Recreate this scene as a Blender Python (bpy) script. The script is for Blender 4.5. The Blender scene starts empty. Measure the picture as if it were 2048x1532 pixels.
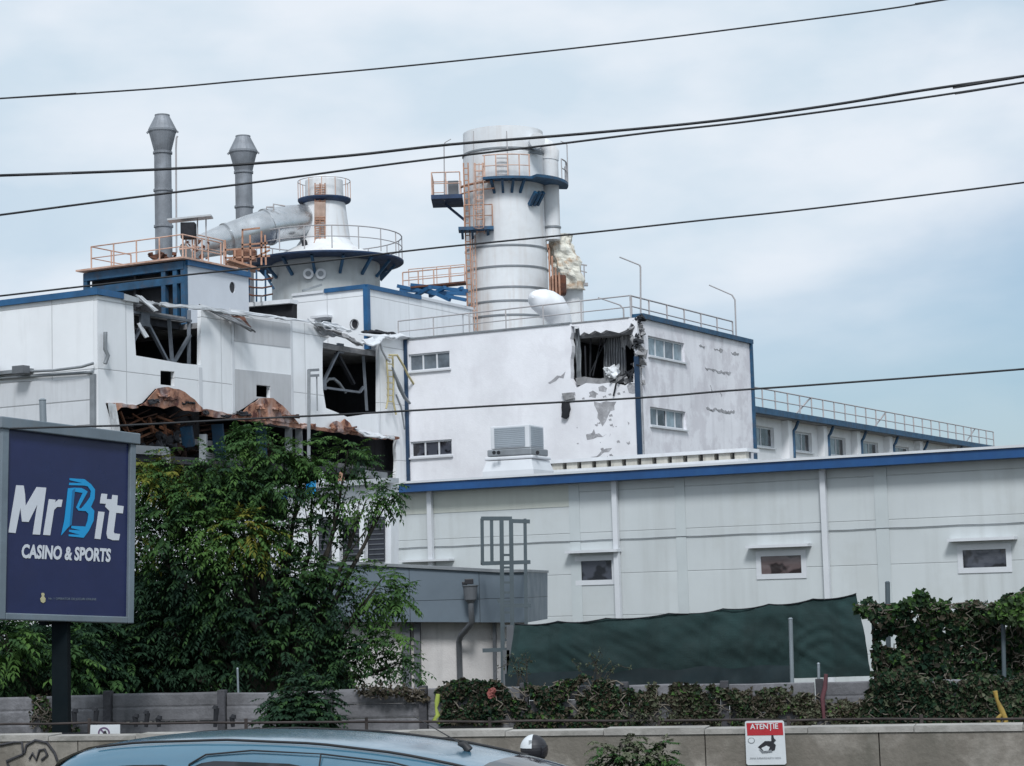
import bpy, math, random
from mathutils import Vector, Matrix, noise
from mathutils.geometry import tessellate_polygon
random.seed(7)
SC = bpy.context.scene
COL = SC.collection
R = math.radians
V = Vector

# ------------------------------------------------------------------ camera
FPX = 4107.0; CX = 1024.0; CY = 766.0; ROLL = 0.0293; PITCH = 0.0997; CAMZ = 2.8
Fv = V((0, math.cos(PITCH), math.sin(PITCH)))
U0 = V((0, -math.sin(PITCH), math.cos(PITCH)))
Rv = V((1, 0, 0)) * math.cos(ROLL) - U0 * math.sin(ROLL)
Uv = V((1, 0, 0)) * math.sin(ROLL) + U0 * math.cos(ROLL)
CAM = V((0, 0, CAMZ))
cd = bpy.data.cameras.new('camera'); cam = bpy.data.objects.new('camera', cd); COL.objects.link(cam)
cd.sensor_width = 36; cd.lens = FPX / 2048 * 36; cd.clip_end = 5000; cd.clip_start = 0.1
mw = Matrix.Identity(4)
for i in range(3):
    mw[i][0] = Rv[i]; mw[i][1] = Uv[i]; mw[i][2] = -Fv[i]; mw[i][3] = CAM[i]
cam.matrix_world = mw
SC.camera = cam
SC.view_settings.view_transform = 'Standard'; SC.view_settings.look = 'None'
SC.view_settings.exposure = 0.0; SC.view_settings.gamma = 1.0

# ------------------------------------------------------------------ sky and sun
SUN_AZ = V((0.03, -1.0)); SUN_EL = R(48)
w = bpy.data.worlds.new('World'); SC.world = w; w.use_nodes = True
nt = w.node_tree; nt.nodes.clear()
def N(t, k, **kw):
    n = t.nodes.new(k)
    for a, b in kw.items(): setattr(n, a, b)
    return n
out = N(nt, 'ShaderNodeOutputWorld'); bg = N(nt, 'ShaderNodeBackground'); bg.inputs[1].default_value = 0.1
sky = N(nt, 'ShaderNodeTexSky', sky_type='NISHITA'); sky.sun_disc = False
sky.sun_elevation = SUN_EL; sky.sun_rotation = math.atan2(SUN_AZ.x, SUN_AZ.y)
sky.air_density = 1.0; sky.dust_density = 2.0
tc = N(nt, 'ShaderNodeTexCoord'); mp = N(nt, 'ShaderNodeMapping'); mp.inputs['Scale'].default_value = (1.0, 1.0, 2.3)
nt.links.new(tc.outputs['Generated'], mp.inputs[0])
n1 = N(nt, 'ShaderNodeTexNoise'); n1.inputs['Scale'].default_value = 3.1; n1.inputs['Detail'].default_value = 6; n1.inputs['Roughness'].default_value = 0.5
n1.inputs['Distortion'].default_value = 0.4
nt.links.new(mp.outputs[0], n1.inputs[0])
sep = N(nt, 'ShaderNodeSeparateXYZ'); nt.links.new(tc.outputs['Generated'], sep.inputs[0])
def wm(op, a, b=None, c=None):
    n = N(nt, 'ShaderNodeMath', operation=op)
    for i, x in enumerate((a, b, c)):
        if x is None: continue
        if isinstance(x, (int, float)): n.inputs[i].default_value = x
        else: nt.links.new(x, n.inputs[i])
    return n.outputs[0]
# thinner cloud low in the sky towards the east
tx = wm('MULTIPLY', wm('MAXIMUM', wm('ADD', sep.outputs[0], 0.12), 0.0), 1.35)
tz = wm('MAXIMUM', wm('SUBTRACT', 1.0, wm('MULTIPLY', wm('ABSOLUTE', wm('SUBTRACT', sep.outputs[2], 0.085)), 9.0)), 0.0)
thin = wm('MULTIPLY', tx, tz)
dens = wm('SUBTRACT', n1.outputs[0], thin)
mr = N(nt, 'ShaderNodeMapRange', interpolation_type='SMOOTHSTEP')
nt.links.new(dens, mr.inputs[0]); mr.inputs[1].default_value = 0.1; mr.inputs[2].default_value = 0.52
mr.inputs[3].default_value = 0.42; mr.inputs[4].default_value = 1.0
n2 = N(nt, 'ShaderNodeTexNoise'); n2.inputs['Scale'].default_value = 7.0; n2.inputs['Detail'].default_value = 5
mp2 = N(nt, 'ShaderNodeMapping'); mp2.inputs['Scale'].default_value = (1, 1, 2.2); mp2.inputs['Location'].default_value = (3, 1, 2)
nt.links.new(tc.outputs['Generated'], mp2.inputs[0]); nt.links.new(mp2.outputs[0], n2.inputs[0])
cr = N(nt, 'ShaderNodeValToRGB')
cr.color_ramp.elements[0].position = 0.38; cr.color_ramp.elements[0].color = (6.3, 7.5, 8.6, 1)
cr.color_ramp.elements[1].position = 0.60; cr.color_ramp.elements[1].color = (8.0, 8.65, 9.45, 1)
nt.links.new(n2.outputs[0], cr.inputs[0])
mx = N(nt, 'ShaderNodeMix', data_type='RGBA')
blue = N(nt, 'ShaderNodeMix', data_type='RGBA', blend_type='MULTIPLY'); blue.inputs[0].default_value = 1.0
nt.links.new(sky.outputs[0], blue.inputs[6]); blue.inputs[7].default_value = (0.58, 0.90, 1.08, 1)
nt.links.new(mr.outputs[0], mx.inputs[0]); nt.links.new(blue.outputs[2], mx.inputs[6]); nt.links.new(cr.outputs[0], mx.inputs[7])
nt.links.new(mx.outputs[2], bg.inputs[0]); nt.links.new(bg.outputs[0], out.inputs[0])

sl = bpy.data.lights.new('sun', 'SUN'); sl.energy = 2.6; sl.angle = R(14); sl.color = (0.98, 0.99, 1.0)
sun = bpy.data.objects.new('sun', sl); COL.objects.link(sun)
sdir = V((SUN_AZ.x * math.cos(SUN_EL), SUN_AZ.y * math.cos(SUN_EL), math.sin(SUN_EL)))
sun.rotation_euler = sdir.to_track_quat('Z', 'Y').to_euler(); sun.location = (-20, -30, 60)

# ------------------------------------------------------------------ pixels -> world
def ray(px, py): return (Fv * FPX + Rv * (px - CX) - Uv * (py - CY)).normalized()
def at(px, py, Y):
    d = ray(px, py); return CAM + d * (Y / d.y)
def hdir(px, py):
    d = ray(px, py); d.z = 0; return d.normalized()
A = -hdir(-6485, 1397)            # runs to the right and towards the road
B = V((-A.y, A.x, 0)).normalized()   # runs to the right and away from the road
Z = V((0, 0, 1))

class Face:
    def __init__(s, P0, u, v=Z):
        s.P0 = V(P0); s.u = V(u).normalized(); s.v = V(v).normalized()
        s.n = s.u.cross(s.v).normalized()
        if s.n.dot(CAM - s.P0) < 0: s.n = -s.n
    def st(s, px, py):
        d = ray(px, py); t = (s.P0 - CAM).dot(s.n) / d.dot(s.n)
        q = CAM + d * t - s.P0
        uu = s.u.dot(s.v); a = q.dot(s.u); b = q.dot(s.v); k = 1 - uu * uu
        return ((a - b * uu) / k, (b - a * uu) / k)
    def P(s, a, b, off=0.0): return s.P0 + s.u * a + s.v * b + s.n * off
    def px(s, px, py, off=0.0): return s.P(*s.st(px, py), off)

# ------------------------------------------------------------------ mesh builder
ORG = {}
class MB:
    def __init__(s): s.v = []; s.f = []; s.uv = []; s.mi = []; s.smooth = []
    def face(s, pts, uvs=None, mi=0, smooth=False):
        b = len(s.v); s.v += [tuple(p) for p in pts]; s.f.append(list(range(b, b + len(pts))))
        s.uv.append(uvs or [(p[0] + p[1], p[2]) for p in pts]); s.mi.append(mi); s.smooth.append(smooth)
    def grid(s, rows, closed=False, smooth=True, mi=0):
        b = len(s.v); m = len(rows[0])
        for r in rows: s.v += [tuple(p) for p in r]
        for i in range(len(rows) - 1):
            for j in range(m if closed else m - 1):
                k = (j + 1) % m
                idx = [b + i * m + j, b + i * m + k, b + (i + 1) * m + k, b + (i + 1) * m + j]
                s.f.append(idx); s.uv.append([(j / m, i), ((j + 1) / m, i), ((j + 1) / m, i + 1), (j / m, i + 1)]); s.mi.append(mi); s.smooth.append(smooth)
    def box(s, c, ax, ay, az):
        c = V(c); ax = V(ax) / 2; ay = V(ay) / 2; az = V(az) / 2
        q = [c + ax * i + ay * j + az * k for k in (-1, 1) for j in (-1, 1) for i in (-1, 1)]
        for a in ((0, 2, 3, 1), (4, 5, 7, 6), (0, 1, 5, 4), (2, 6, 7, 3), (0, 4, 6, 2), (1, 3, 7, 5)):
            s.face([q[i] for i in a])
    def bar(s, p, q, wd, hd=None, side=None):
        p = V(p); q = V(q); hd = hd or wd; d = q - p; L = d.length
        if L < 1e-6: return
        d.normalize(); sd = V(side) if side else (d.cross(Z) if abs(d.z) < 0.95 else V((1, 0, 0)))
        sd = (sd - d * sd.dot(d)).normalized(); up = sd.cross(d).normalized()
        s.box((p + q) / 2, d * L, sd * wd, up * hd)
    def tube(s, pts, r, n=8, cap=True):
        pts = [V(p) for p in pts]; rows = []; rs = r if isinstance(r, (list, tuple)) else [r] * len(pts)
        prev = None
        for i, p in enumerate(pts):
            d = (pts[min(i + 1, len(pts) - 1)] - pts[max(i - 1, 0)]).normalized()
            if prev is None:
                a = d.cross(Z) if abs(d.z) < 0.9 else d.cross(V((0, 1, 0)))
            else: a = prev - d * prev.dot(d)
            a.normalize(); prev = a; b = d.cross(a)
            rows.append([p + (a * math.cos(t * 2 * math.pi / n) + b * math.sin(t * 2 * math.pi / n)) * rs[i] for t in range(n)])
        s.grid(rows, closed=True)
        if cap:
            s.face(rows[0][::-1]); s.face(rows[-1])
    def lathe(s, x, y, prof, n=32, smooth=True, cap=True):
        rows = [[V((x + r * math.cos(-t * 2 * math.pi / n), y + r * math.sin(-t * 2 * math.pi / n), z)) for t in range(n)] for r, z in prof]
        for a, b in zip(rows, rows[1:]): s.grid([a, b], closed=True, smooth=smooth)
        if cap:
            s.face(rows[0]); s.face(rows[-1][::-1])
    def prism(s, F, pts, off, t, holes=(), mi=0):
        """polygon in face coordinates, front at off, thickness t going back; holes cut through"""
        loops = [pts] + list(holes); flat = [p for l in loops for p in l]
        tr = tessellate_polygon([[V((a, b, 0)) for a, b in l] for l in loops])
        fr = [F.P(a, b, off) for a, b in flat]; bk = [F.P(a, b, off - t) for a, b in flat]
        for x in tr:
            uv = [flat[i] for i in x]; nn = (fr[x[1]] - fr[x[0]]).cross(fr[x[2]] - fr[x[0]])
            o = list(x) if nn.dot(F.n) > 0 else list(x)[::-1]
            s.face([fr[i] for i in o], [flat[i] for i in o], mi)
            s.face([bk[i] for i in o[::-1]], [flat[i] for i in o[::-1]], mi)
        k = 0
        for l in loops:
            m = len(l)
            for i in range(m):
                j = (i + 1) % m
                s.face([fr[k + i], fr[k + j], bk[k + j], bk[k + i]], [flat[k + i], flat[k + j], flat[k + j], flat[k + i]], mi)
            k += m
    def rect(s, F, a0, a1, b0, b1, off, t): s.prism(F, [(a0, b0), (a1, b0), (a1, b1), (a0, b1)], off, t)
    def build(s, name, mat, parent=None, label=None, bevel=0, recalc=True, kind=None):
        me = bpy.data.meshes.new(name); o = bpy.data.objects.new(name, me); COL.objects.link(o)
        if parent is not None:
            org = ORG[parent.name]; o.parent = parent
        else:
            if s.v:
                xs = [v[0] for v in s.v]; ys = [v[1] for v in s.v]; zs = [v[2] for v in s.v]
                org = V(((min(xs) + max(xs)) / 2, (min(ys) + max(ys)) / 2, min(zs)))
            else: org = V((0, 0, 0))
            o.location = org
        ORG[o.name] = org
        me.from_pydata([(v[0] - org.x, v[1] - org.y, v[2] - org.z) for v in s.v], [], s.f)
        ul = me.uv_layers.new(name='UVMap'); k = 0
        flat = []
        for u in s.uv:
            for q in u: flat += [q[0], q[1]]
        ul.data.foreach_set('uv', flat)
        me.polygons.foreach_set('use_smooth', s.smooth); me.polygons.foreach_set('material_index', s.mi)
        for m in (mat if isinstance(mat, (list, tuple)) else [mat]): me.materials.append(m)
        me.update()
        if label: o['label'] = label
        if kind: o['kind'] = kind
        if bevel:
            b = o.modifiers.new('bevel', 'BEVEL'); b.width = bevel; b.segments = 2; b.limit_method = 'ANGLE'
            wl = o.modifiers.new('weld', 'WELD'); wl.merge_threshold = 0.0005
            o.modifiers.move(1, 0)
        return o

def thing(name, label, cat, loc, group=None):
    o = bpy.data.objects.new(name, None); COL.objects.link(o); o.location = V(loc); o.empty_display_size = 0.2
    ORG[o.name] = V(loc); o['label'] = label; o['category'] = cat
    if group: o['group'] = group
    return o
def tag(o, label, cat, group=None):
    o['label'] = label; o['category'] = cat
    if group: o['group'] = group
    return o
def jag(pts, amp, step, seed=0, closed=False):
    rnd = random.Random(seed); res = []
    n = len(pts)
    for i in range(n if closed else n - 1):
        p = V(pts[i] + (0,)) if len(pts[i]) == 2 else pts[i]; q = V(pts[(i + 1) % n] + (0,))
        L = (q - p).length; k = max(1, int(L / step)); nr = V((-(q - p).y, (q - p).x, 0)).normalized() if L > 0 else V((0, 0, 0))
        for j in range(k):
            t = j / k; x = p.lerp(q, t)
            if j: x = x + nr * rnd.uniform(-amp, amp)
            res.append((x.x, x.y))
    if not closed: res.append(tuple(pts[-1][:2]))
    return res

# ------------------------------------------------------------------ materials
def mat(name, col, rough=0.65, metal=0.0, var=0.10, vs=1.2, streak=0.0, scol=(0.2, 0.18, 0.16), ss=(6, 6, 0.5), blot=0.0, bcol=(0.2, 0.15, 0.1), bsc=2.0, blo=0.52,
        seams=(), seamcol=0.6, bump=0.0, bsz=40.0, coat=0.0, uv=False, island=0.0, spec=0.5, corr=None):
    m = bpy.data.materials.new(name); m.use_nodes = True; t = m.node_tree; t.nodes.clear()
    o = N(t, 'ShaderNodeOutputMaterial'); p = N(t, 'ShaderNodeBsdfPrincipled'); t.links.new(p.outputs[0], o.inputs[0])
    p.inputs['Roughness'].default_value = rough; p.inputs['Metallic'].default_value = metal
    p.inputs['Coat Weight'].default_value = coat; p.inputs['Specular IOR Level'].default_value = spec
    tc = N(t, 'ShaderNodeTexCoord'); oc = tc.outputs['Object']; uc = tc.outputs['UV']
    def math_(op, a, b=None, c=None):
        n = N(t, 'ShaderNodeMath', operation=op)
        for i, x in enumerate((a, b, c)):
            if x is None: continue
            if isinstance(x, (int, float)): n.inputs[i].default_value = x
            else: t.links.new(x, n.inputs[i])
        return n.outputs[0]
    def noise_(sc, det=5, src=None, scale=None, rg=0.55):
        n = N(t, 'ShaderNodeTexNoise'); n.inputs['Scale'].default_value = sc; n.inputs['Detail'].default_value = det; n.inputs['Roughness'].default_value = rg
        s0 = src or oc
        if scale:
            mp = N(t, 'ShaderNodeMapping'); mp.inputs['Scale'].default_value = scale; t.links.new(s0, mp.inputs[0]); s0 = mp.outputs[0]
        t.links.new(s0, n.inputs['Vector']); return n.outputs[0]
    def rng(x, a, b, c, d):
        n = N(t, 'ShaderNodeMapRange'); t.links.new(x, n.inputs[0])
        for i, q in enumerate((a, b, c, d)): n.inputs[i + 1].default_value = q
        return n.outputs[0]
    def mixc(f, a, b, bt='MIX'):
        n = N(t, 'ShaderNodeMix', data_type='RGBA', blend_type=bt)
        for i, x in ((0, f), (6, a), (7, b)):
            if isinstance(x, (int, float)): n.inputs[i].default_value = x
            elif isinstance(x, tuple): n.inputs[i].default_value = (*x[:3], 1)
            else: t.links.new(x, n.inputs[i])
        return n.outputs[2]
    lo = tuple(c * (1 - var * 1.6) for c in col); hi = tuple(min(1, c * (1 + var)) for c in col)
    c = mixc(rng(noise_(vs, 8), 0.3, 0.7, 0, 1), lo, hi)
    c = mixc(rng(noise_(vs * 9, 4), 0.3, 0.75, 0, var * 1.5), c, tuple(x * 0.6 for x in col))
    if blot:
        c = mixc(math_('MULTIPLY', rng(noise_(bsc, 9, rg=0.65), blo, blo + 0.09, 0, 1), blot), c, bcol)
    if streak:
        s1 = noise_(1.0, 6, scale=ss); s2 = noise_(vs * 0.7, 3)
        c = mixc(math_('MULTIPLY', math_('MULTIPLY', rng(s1, 0.48, 0.72, 0, 1), rng(s2, 0.35, 0.65, 0.1, 1)), streak), c, scol)
    if island:
        g = N(t, 'ShaderNodeNewGeometry')
        c = mixc(1.0, c, mixc(g.outputs['Random Per Island'], tuple([1 - island] * 3), tuple([1 + island] * 3)), 'MULTIPLY')
    hgt = None
    if seams:
        sp = N(t, 'ShaderNodeSeparateXYZ'); t.links.new(uc, sp.inputs[0]); line = None
        for ax, per, off, wd in seams:
            x = sp.outputs[ax]; d = math_('PINGPONG', math_('SUBTRACT', x, off), per / 2)
            l = rng(d, wd * 0.5, wd, 1, 0); line = l if line is None else math_('MAXIMUM', line, l)
            # each sheet its own faint tone
        c = mixc(math_('MULTIPLY', line, 1.0 - seamcol + 0.0), c, tuple(x * 0.35 for x in col))
        fx = [math_('FLOOR', math_('DIVIDE', math_('SUBTRACT', sp.outputs[ax], off), per)) for ax, per, off, wd in seams[:2]]
        cb = N(t, 'ShaderNodeCombineXYZ')
        for i, x in enumerate(fx): t.links.new(x, cb.inputs[i])
        wn = N(t, 'ShaderNodeTexWhiteNoise'); t.links.new(cb.outputs[0], wn.inputs[0])
        c = mixc(rng(wn.outputs[0], 0, 1, 0, 0.12), c, tuple(x * 0.55 for x in col))
        hgt = math_('MULTIPLY', line, -1.0)
    if corr:
        sp = N(t, 'ShaderNodeSeparateXYZ'); t.links.new(uc, sp.inputs[0])
        hgt = math_('PINGPONG', sp.outputs[corr[0]], corr[1] / 2); hgt = math_('MULTIPLY', hgt, 2 / corr[1])
    t.links.new(c, p.inputs['Base Color']); p.inputs['Coat Roughness'].default_value = 0.14
    if bump or hgt is not None:
        bp = N(t, 'ShaderNodeBump'); bp.inputs['Strength'].default_value = 0.6; bp.inputs['Distance'].default_value = 0.02
        h = noise_(bsz, 6)
        h = math_('MULTIPLY', h, bump if bump else 0.05)
        if hgt is not None: h = math_('ADD', h, hgt)
        t.links.new(h, bp.inputs['Height']); t.links.new(bp.outputs[0], p.inputs['Normal'])
    t.links.new(rng(noise_(vs * 3, 4), 0.3, 0.7, max(0.02, rough - 0.1), min(1, rough + 0.1)), p.inputs['Roughness'])
    return m

m_panel = mat('white_panel', (0.82, 0.84, 0.865), 0.5, var=0.05, vs=0.25, streak=0.30, scol=(0.42, 0.42, 0.42), ss=(3, 3, 0.35), seams=((1, 2.35, 1.2, 0.022), (0, 5.4, 3.4, 0.022)), seamcol=0.45, bump=0.15, bsz=3)
m_stucco = mat('white_stucco', (0.82, 0.825, 0.865), 0.9, var=0.06, vs=0.5, streak=0.25, scol=(0.48, 0.46, 0.50), ss=(2, 2, 0.3), blot=0.16, bcol=(0.56, 0.54, 0.58), bsc=0.7, blo=0.5, bump=0.5, bsz=14)
m_stucco2 = mat('stained_stucco', (0.82, 0.82, 0.865), 0.9, var=0.06, vs=0.5, streak=0.4, scol=(0.45, 0.44, 0.48), ss=(2.2, 2.2, 0.25), blot=0.35, bcol=(0.45, 0.42, 0.46), bsc=0.8, blo=0.48, bump=0.6, bsz=14)
m_hall = mat('hall_panel', (0.555, 0.59, 0.60), 0.6, var=0.05, vs=0.35, streak=0.5, scol=(0.33, 0.34, 0.33), ss=(3, 3, 0.22), blot=.18, bcol=(.40, .41, .38), bsc=.6, seams=((1, 0.93, 0.28, 0.012),), seamcol=0.72, bump=0.12, bsz=4)
m_beige = mat('beige_panel', (0.53, 0.55, 0.50), 0.65, var=0.06, vs=0.5, streak=0.2)
m_white = mat('white_paint', (0.74, 0.76, 0.79), 0.45, var=0.07, vs=1.5, streak=0.25, scol=(0.45, 0.42, 0.38))
m_tank = mat('tank_white', (0.72, 0.74, 0.76), 0.5, var=0.06, vs=0.6, streak=0.6, scol=(0.42, 0.33, 0.27), ss=(3, 3, 0.16), blot=0.10, bcol=(0.5, 0.42, 0.34), bsc=1.5, blo=0.56)
m_frame = mat('window_frame', (0.62, 0.64, 0.67), 0.4, var=0.05)
m_royal = mat('royal_blue_fascia', (0.010, 0.070, 0.215), 0.5, var=0.15, vs=1.0, streak=0.3, scol=(0.03, 0.12, 0.25))
m_blue = mat('blue_trim', (0.014, 0.098, 0.235), 0.5, var=0.18, vs=1.5, streak=0.3, scol=(0.05, 0.10, 0.18))
m_navy = mat('navy_trim', (0.012, 0.042, 0.095), 0.5, var=0.2, vs=1.5)
m_bluesteel = mat('blue_steel', (0.016, 0.080, 0.165), 0.55, var=0.25, vs=2, blot=0.25, bcol=(0.10, 0.06, 0.04), bsc=3)
m_bluedeck = mat('dark_blue_deck', (0.015, 0.04, 0.10), 0.6, var=0.3, vs=2)
m_steel = mat('grey_steel', (0.25, 0.27, 0.29), 0.55, 0.3, var=0.15, vs=2)
m_chim = mat('weathered_zinc', (0.25, 0.27, 0.30), 0.6, 0.2, var=0.22, vs=1.2, streak=0.6, scol=(0.10, 0.10, 0.11), ss=(5, 5, 0.3))
m_duct = mat('silver_duct', (0.62, 0.64, 0.66), 0.3, 0.8, var=0.15, vs=1.0, streak=0.4, scol=(0.25, 0.22, 0.2), ss=(1.5, 1.5, 0.8))
m_pink = mat('faded_orange_paint', (0.56, 0.37, 0.29), 0.7, var=0.15, vs=2, blot=0.4, bcol=(0.32, 0.15, 0.08), bsc=3)
m_greyrail = mat('grey_rail_paint', (0.40, 0.39, 0.40), 0.6, var=0.12, vs=2, blot=0.25, bcol=(0.3, 0.2, 0.16), bsc=2)
m_orange = mat('orange_paint', (0.44, 0.24, 0.16), 0.7, var=0.25, vs=2, blot=0.4, bcol=(0.2, 0.08, 0.04), bsc=3)
m_rust = mat('rust', (0.15, 0.06, 0.035), 0.9, var=0.4, vs=1.8, blot=0.85, bcol=(0.06, 0.028, 0.022), bsc=1.6, blo=0.48, bump=1.0, bsz=12)
m_rustl = mat('rusted_sheet', (0.40, 0.20, 0.13), 0.85, var=0.4, vs=1.5, blot=0.95, bcol=(0.07, 0.018, 0.014), bsc=1.9, blo=0.48, streak=0.9, scol=(0.62, 0.56, 0.56), ss=(1.6, 1.6, 1.2), bump=1.0, bsz=6)
m_dark = mat('soot_shade_black', (0.018, 0.020, 0.026), 0.9, var=0.5, vs=1, bump=0.6, bsz=5)  # soot and charring; also shade put into colour behind openings
m_inter = mat('shaded_interior', (0.035, 0.038, 0.048), 0.9, var=0.5, vs=0.6, streak=0.7, scol=(0.012, 0.012, 0.015), bump=0.6, bsz=5)  # indoor shade put into a near-black colour
m_conc = mat('broken_concrete', (0.30, 0.30, 0.31), 0.95, var=0.25, vs=2, blot=0.5, bcol=(0.14, 0.14, 0.15), bsc=3, bump=1.5, bsz=14)
m_spall = mat('bare_plaster', (0.36, 0.36, 0.38), 0.95, var=0.2, vs=3, blot=0.5, bcol=(0.60, 0.60, 0.64), bsc=4, blo=0.52, bump=1.5, bsz=18)
m_sheet = mat('torn_sheet', (0.52, 0.54, 0.56), 0.45, 0.4, var=0.15, vs=2, blot=0.25, bcol=(0.2, 0.18, 0.17), bsc=2)
m_corr = mat('corrugated_sheet', (0.30, 0.31, 0.33), 0.6, 0.3, var=0.2, vs=1.5, streak=0.6, scol=(0.1, 0.1, 0.11), ss=(6, 6, 0.6))
m_foam = mat('insulation_foam', (0.72, 0.70, 0.62), 0.95, var=0.15, vs=2, blot=0.75, bcol=(0.36, 0.22, 0.12), bsc=1.3, blo=.5, bump=2.0, bsz=5, streak=0.4, scol=(0.75, 0.74, 0.7))
m_yellow = mat('old_yellow', (0.52, 0.45, 0.25), 0.7, var=0.15)
m_canopy = mat('blue_grey_cladding', (0.15, 0.19, 0.23), 0.55, 0.2, var=0.08, vs=0.8, seams=((1, 0.62, 0.0, 0.008), (0, 1.3, 0.55, 0.008)), seamcol=0.2)
m_pipe = mat('grey_brown_pipe', (0.13, 0.14, 0.155), 0.6, 0.1, var=0.15)
m_cage = mat('galvanised_steel', (0.075, 0.10, 0.115), 0.6, 0.0, var=0.15)
m_cable = mat('black_cable', (0.012, 0.014, 0.018), 0.6, var=0.1)
m_wallpl = mat('old_render', (0.62, 0.60, 0.59), 0.9, var=0.12, vs=1.2, streak=0.5, scol=(0.25, 0.25, 0.25), bump=0.5)
m_fpost = mat('dark_concrete_post', (0.06, 0.06, 0.068), 0.95, var=0.3, vs=2, bump=1, bsz=18)
m_drail = mat('dark_rusty_pipe', (0.050, 0.040, 0.038), 0.9, var=0.4, vs=3)
m_plank = mat('weathered_concrete_plank', (0.20, 0.20, 0.215), 0.95, var=0.3, vs=1.2, blot=0.5, bcol=(0.07, 0.07, 0.075), bsc=2, streak=0.5, scol=(0.05, 0.055, 0.06), bump=1.0, bsz=18)
m_low = mat('low_wall_concrete', (0.31, 0.285, 0.25), 0.95, var=0.25, vs=0.8, blot=0.75, bcol=(0.13, 0.115, 0.095), bsc=0.7, blo=0.44, streak=0.8, scol=(0.075, 0.075, 0.06), ss=(2, 2, 0.6), bump=1.0, bsz=16)
m_cap = mat('wall_coping', (0.36, 0.345, 0.32), 0.9, var=0.2, vs=2, blot=0.4, bcol=(0.15, 0.15, 0.13), bsc=3, bump=0.7, bsz=20)
m_net = mat('green_shade_net', (0.012, 0.034, 0.034), 0.95, var=0.25, vs=1.0, bump=0.5, bsz=90, streak=0.6, scol=(0.022, 0.060, 0.060), ss=(.9, .9, 2.5), seams=((0, .13, 0, .02), (1, 1.1, 0, .01)), seamcol=.75)
m_asph = mat('asphalt', (0.05, 0.05, 0.052), 0.95, var=0.3, vs=2, bump=1, bsz=60)
m_soil = mat('dry_soil', (0.10, 0.09, 0.07), 1.0, var=0.4, vs=0.5, blot=0.5, bcol=(0.05, 0.07, 0.03), bsc=0.8, bump=1, bsz=8)
m_bark = mat('bark', (0.045, 0.04, 0.032), 0.95, var=0.3, vs=4, bump=2, bsz=30)
m_poster = mat('navy_poster', (0.017, 0.024, 0.084), 0.35, var=0.14, vs=1.0, streak=0.25, scol=(0.02, 0.04, 0.13), ss=(0.8, 0.8, 0.8))
m_bframe = mat('billboard_frame', (0.16, 0.20, 0.235), 0.5, 0.1, var=0.12, vs=2, streak=0.3)
m_ink = mat('white_ink', (0.60, 0.63, 0.68), 0.5, var=0.03)
m_cyan = mat('cyan_ink', (0.01, 0.30, 0.62), 0.5, var=0.04)
m_cyand = mat('deep_cyan_ink', (0.01, 0.16, 0.36), 0.5, var=0.04)
m_post = mat('dark_green_post', (0.005, 0.010, 0.013), 0.9, spec=.15, var=0.2)
m_sign = mat('sign_white', (0.60, 0.63, 0.65), 0.5, var=0.06, vs=3)
m_red = mat('sign_red', (0.42, 0.02, 0.03), 0.5, var=0.1)
m_black = mat('black_ink', (0.02, 0.02, 0.025), 0.5, var=0.1)
m_violet = mat('faded_purple_ink', (0.13, 0.08, 0.16), 0.6, var=0.1)
m_car = mat('blue_car_paint', (0.05, 0.15, 0.225), 0.36, 0.1, var=0.05, vs=2, coat=1.0, bump=0.0)
m_car.node_tree.nodes['Principled BSDF'].inputs['Coat IOR'].default_value = 1.9
m_rubber = mat('black_rubber', (0.015, 0.015, 0.017), 0.6, var=0.2)
m_alloy = mat('alloy', (0.5, 0.5, 0.52), 0.35, 0.8)
m_lampred = mat('red_lens', (0.35, 0.01, 0.01), 0.2, var=0.1, coat=0.5)
m_lampw = mat('clear_lens', (0.5, 0.52, 0.55), 0.1, var=0.1, coat=1)
m_skin = mat('skin', (0.42, 0.25, 0.18), 0.6, var=0.05)
m_jacket = mat('black_jacket', (0.02, 0.02, 0.024), 0.8, var=0.2)
m_jeans = mat('jeans', (0.04, 0.06, 0.11), 0.9, var=0.2)
m_mesh = mat('louvre_black', (0.025, 0.028, 0.04), 0.5, var=0.3, vs=3)
m_red2 = mat('faded_red_paint', (0.13, 0.045, 0.055), 0.7, var=0.3, vs=3)
m_yel2 = mat('dull_yellow_paint', (0.40, 0.27, 0.06), 0.7, var=0.3, vs=5)

def glass(name, col, rough=0.08, lo=0.3, p0=.45, p1=.52):  # hard default ramp paints a blotchy reflection pattern into the pane colour
    m = bpy.data.materials.new(name); m.use_nodes = True; t = m.node_tree; p = t.nodes['Principled BSDF']
    p.inputs['Roughness'].default_value = rough; p.inputs['Specular IOR Level'].default_value = 0.6
    tc = N(t, 'ShaderNodeTexCoord'); n = N(t, 'ShaderNodeTexNoise'); n.inputs['Scale'].default_value = 2.6; n.inputs['Detail'].default_value = 2
    t.links.new(tc.outputs['Object'], n.inputs[0]); r = N(t, 'ShaderNodeValToRGB')
    r.color_ramp.elements[0].position = p0; r.color_ramp.elements[0].color = (*[c * lo for c in col], 1)
    r.color_ramp.elements[1].position = p1; r.color_ramp.elements[1].color = (*[c * 1.25 for c in col], 1)
    t.links.new(n.outputs[0], r.inputs[0]); t.links.new(r.outputs[0], p.inputs['Base Color'])
    b = N(t, 'ShaderNodeBump'); b.inputs['Strength'].default_value = 0.12; b.inputs['Distance'].default_value = 0.05
    t.links.new(n.outputs[0], b.inputs['Height']); t.links.new(b.outputs[0], p.inputs['Normal'])
    return m
g_dark = glass('dark_glass', (0.05, 0.055, 0.07)); g_grey = glass('curtained_glass', (0.12, 0.145, 0.17), 0.15, .75, .35, .65); g_brown = glass('brown_glass', (0.10, 0.075, 0.075)); g_pale = glass('pale_curtained_glass', (0.22, 0.28, 0.32), 0.2, .75, .35, .65)
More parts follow.
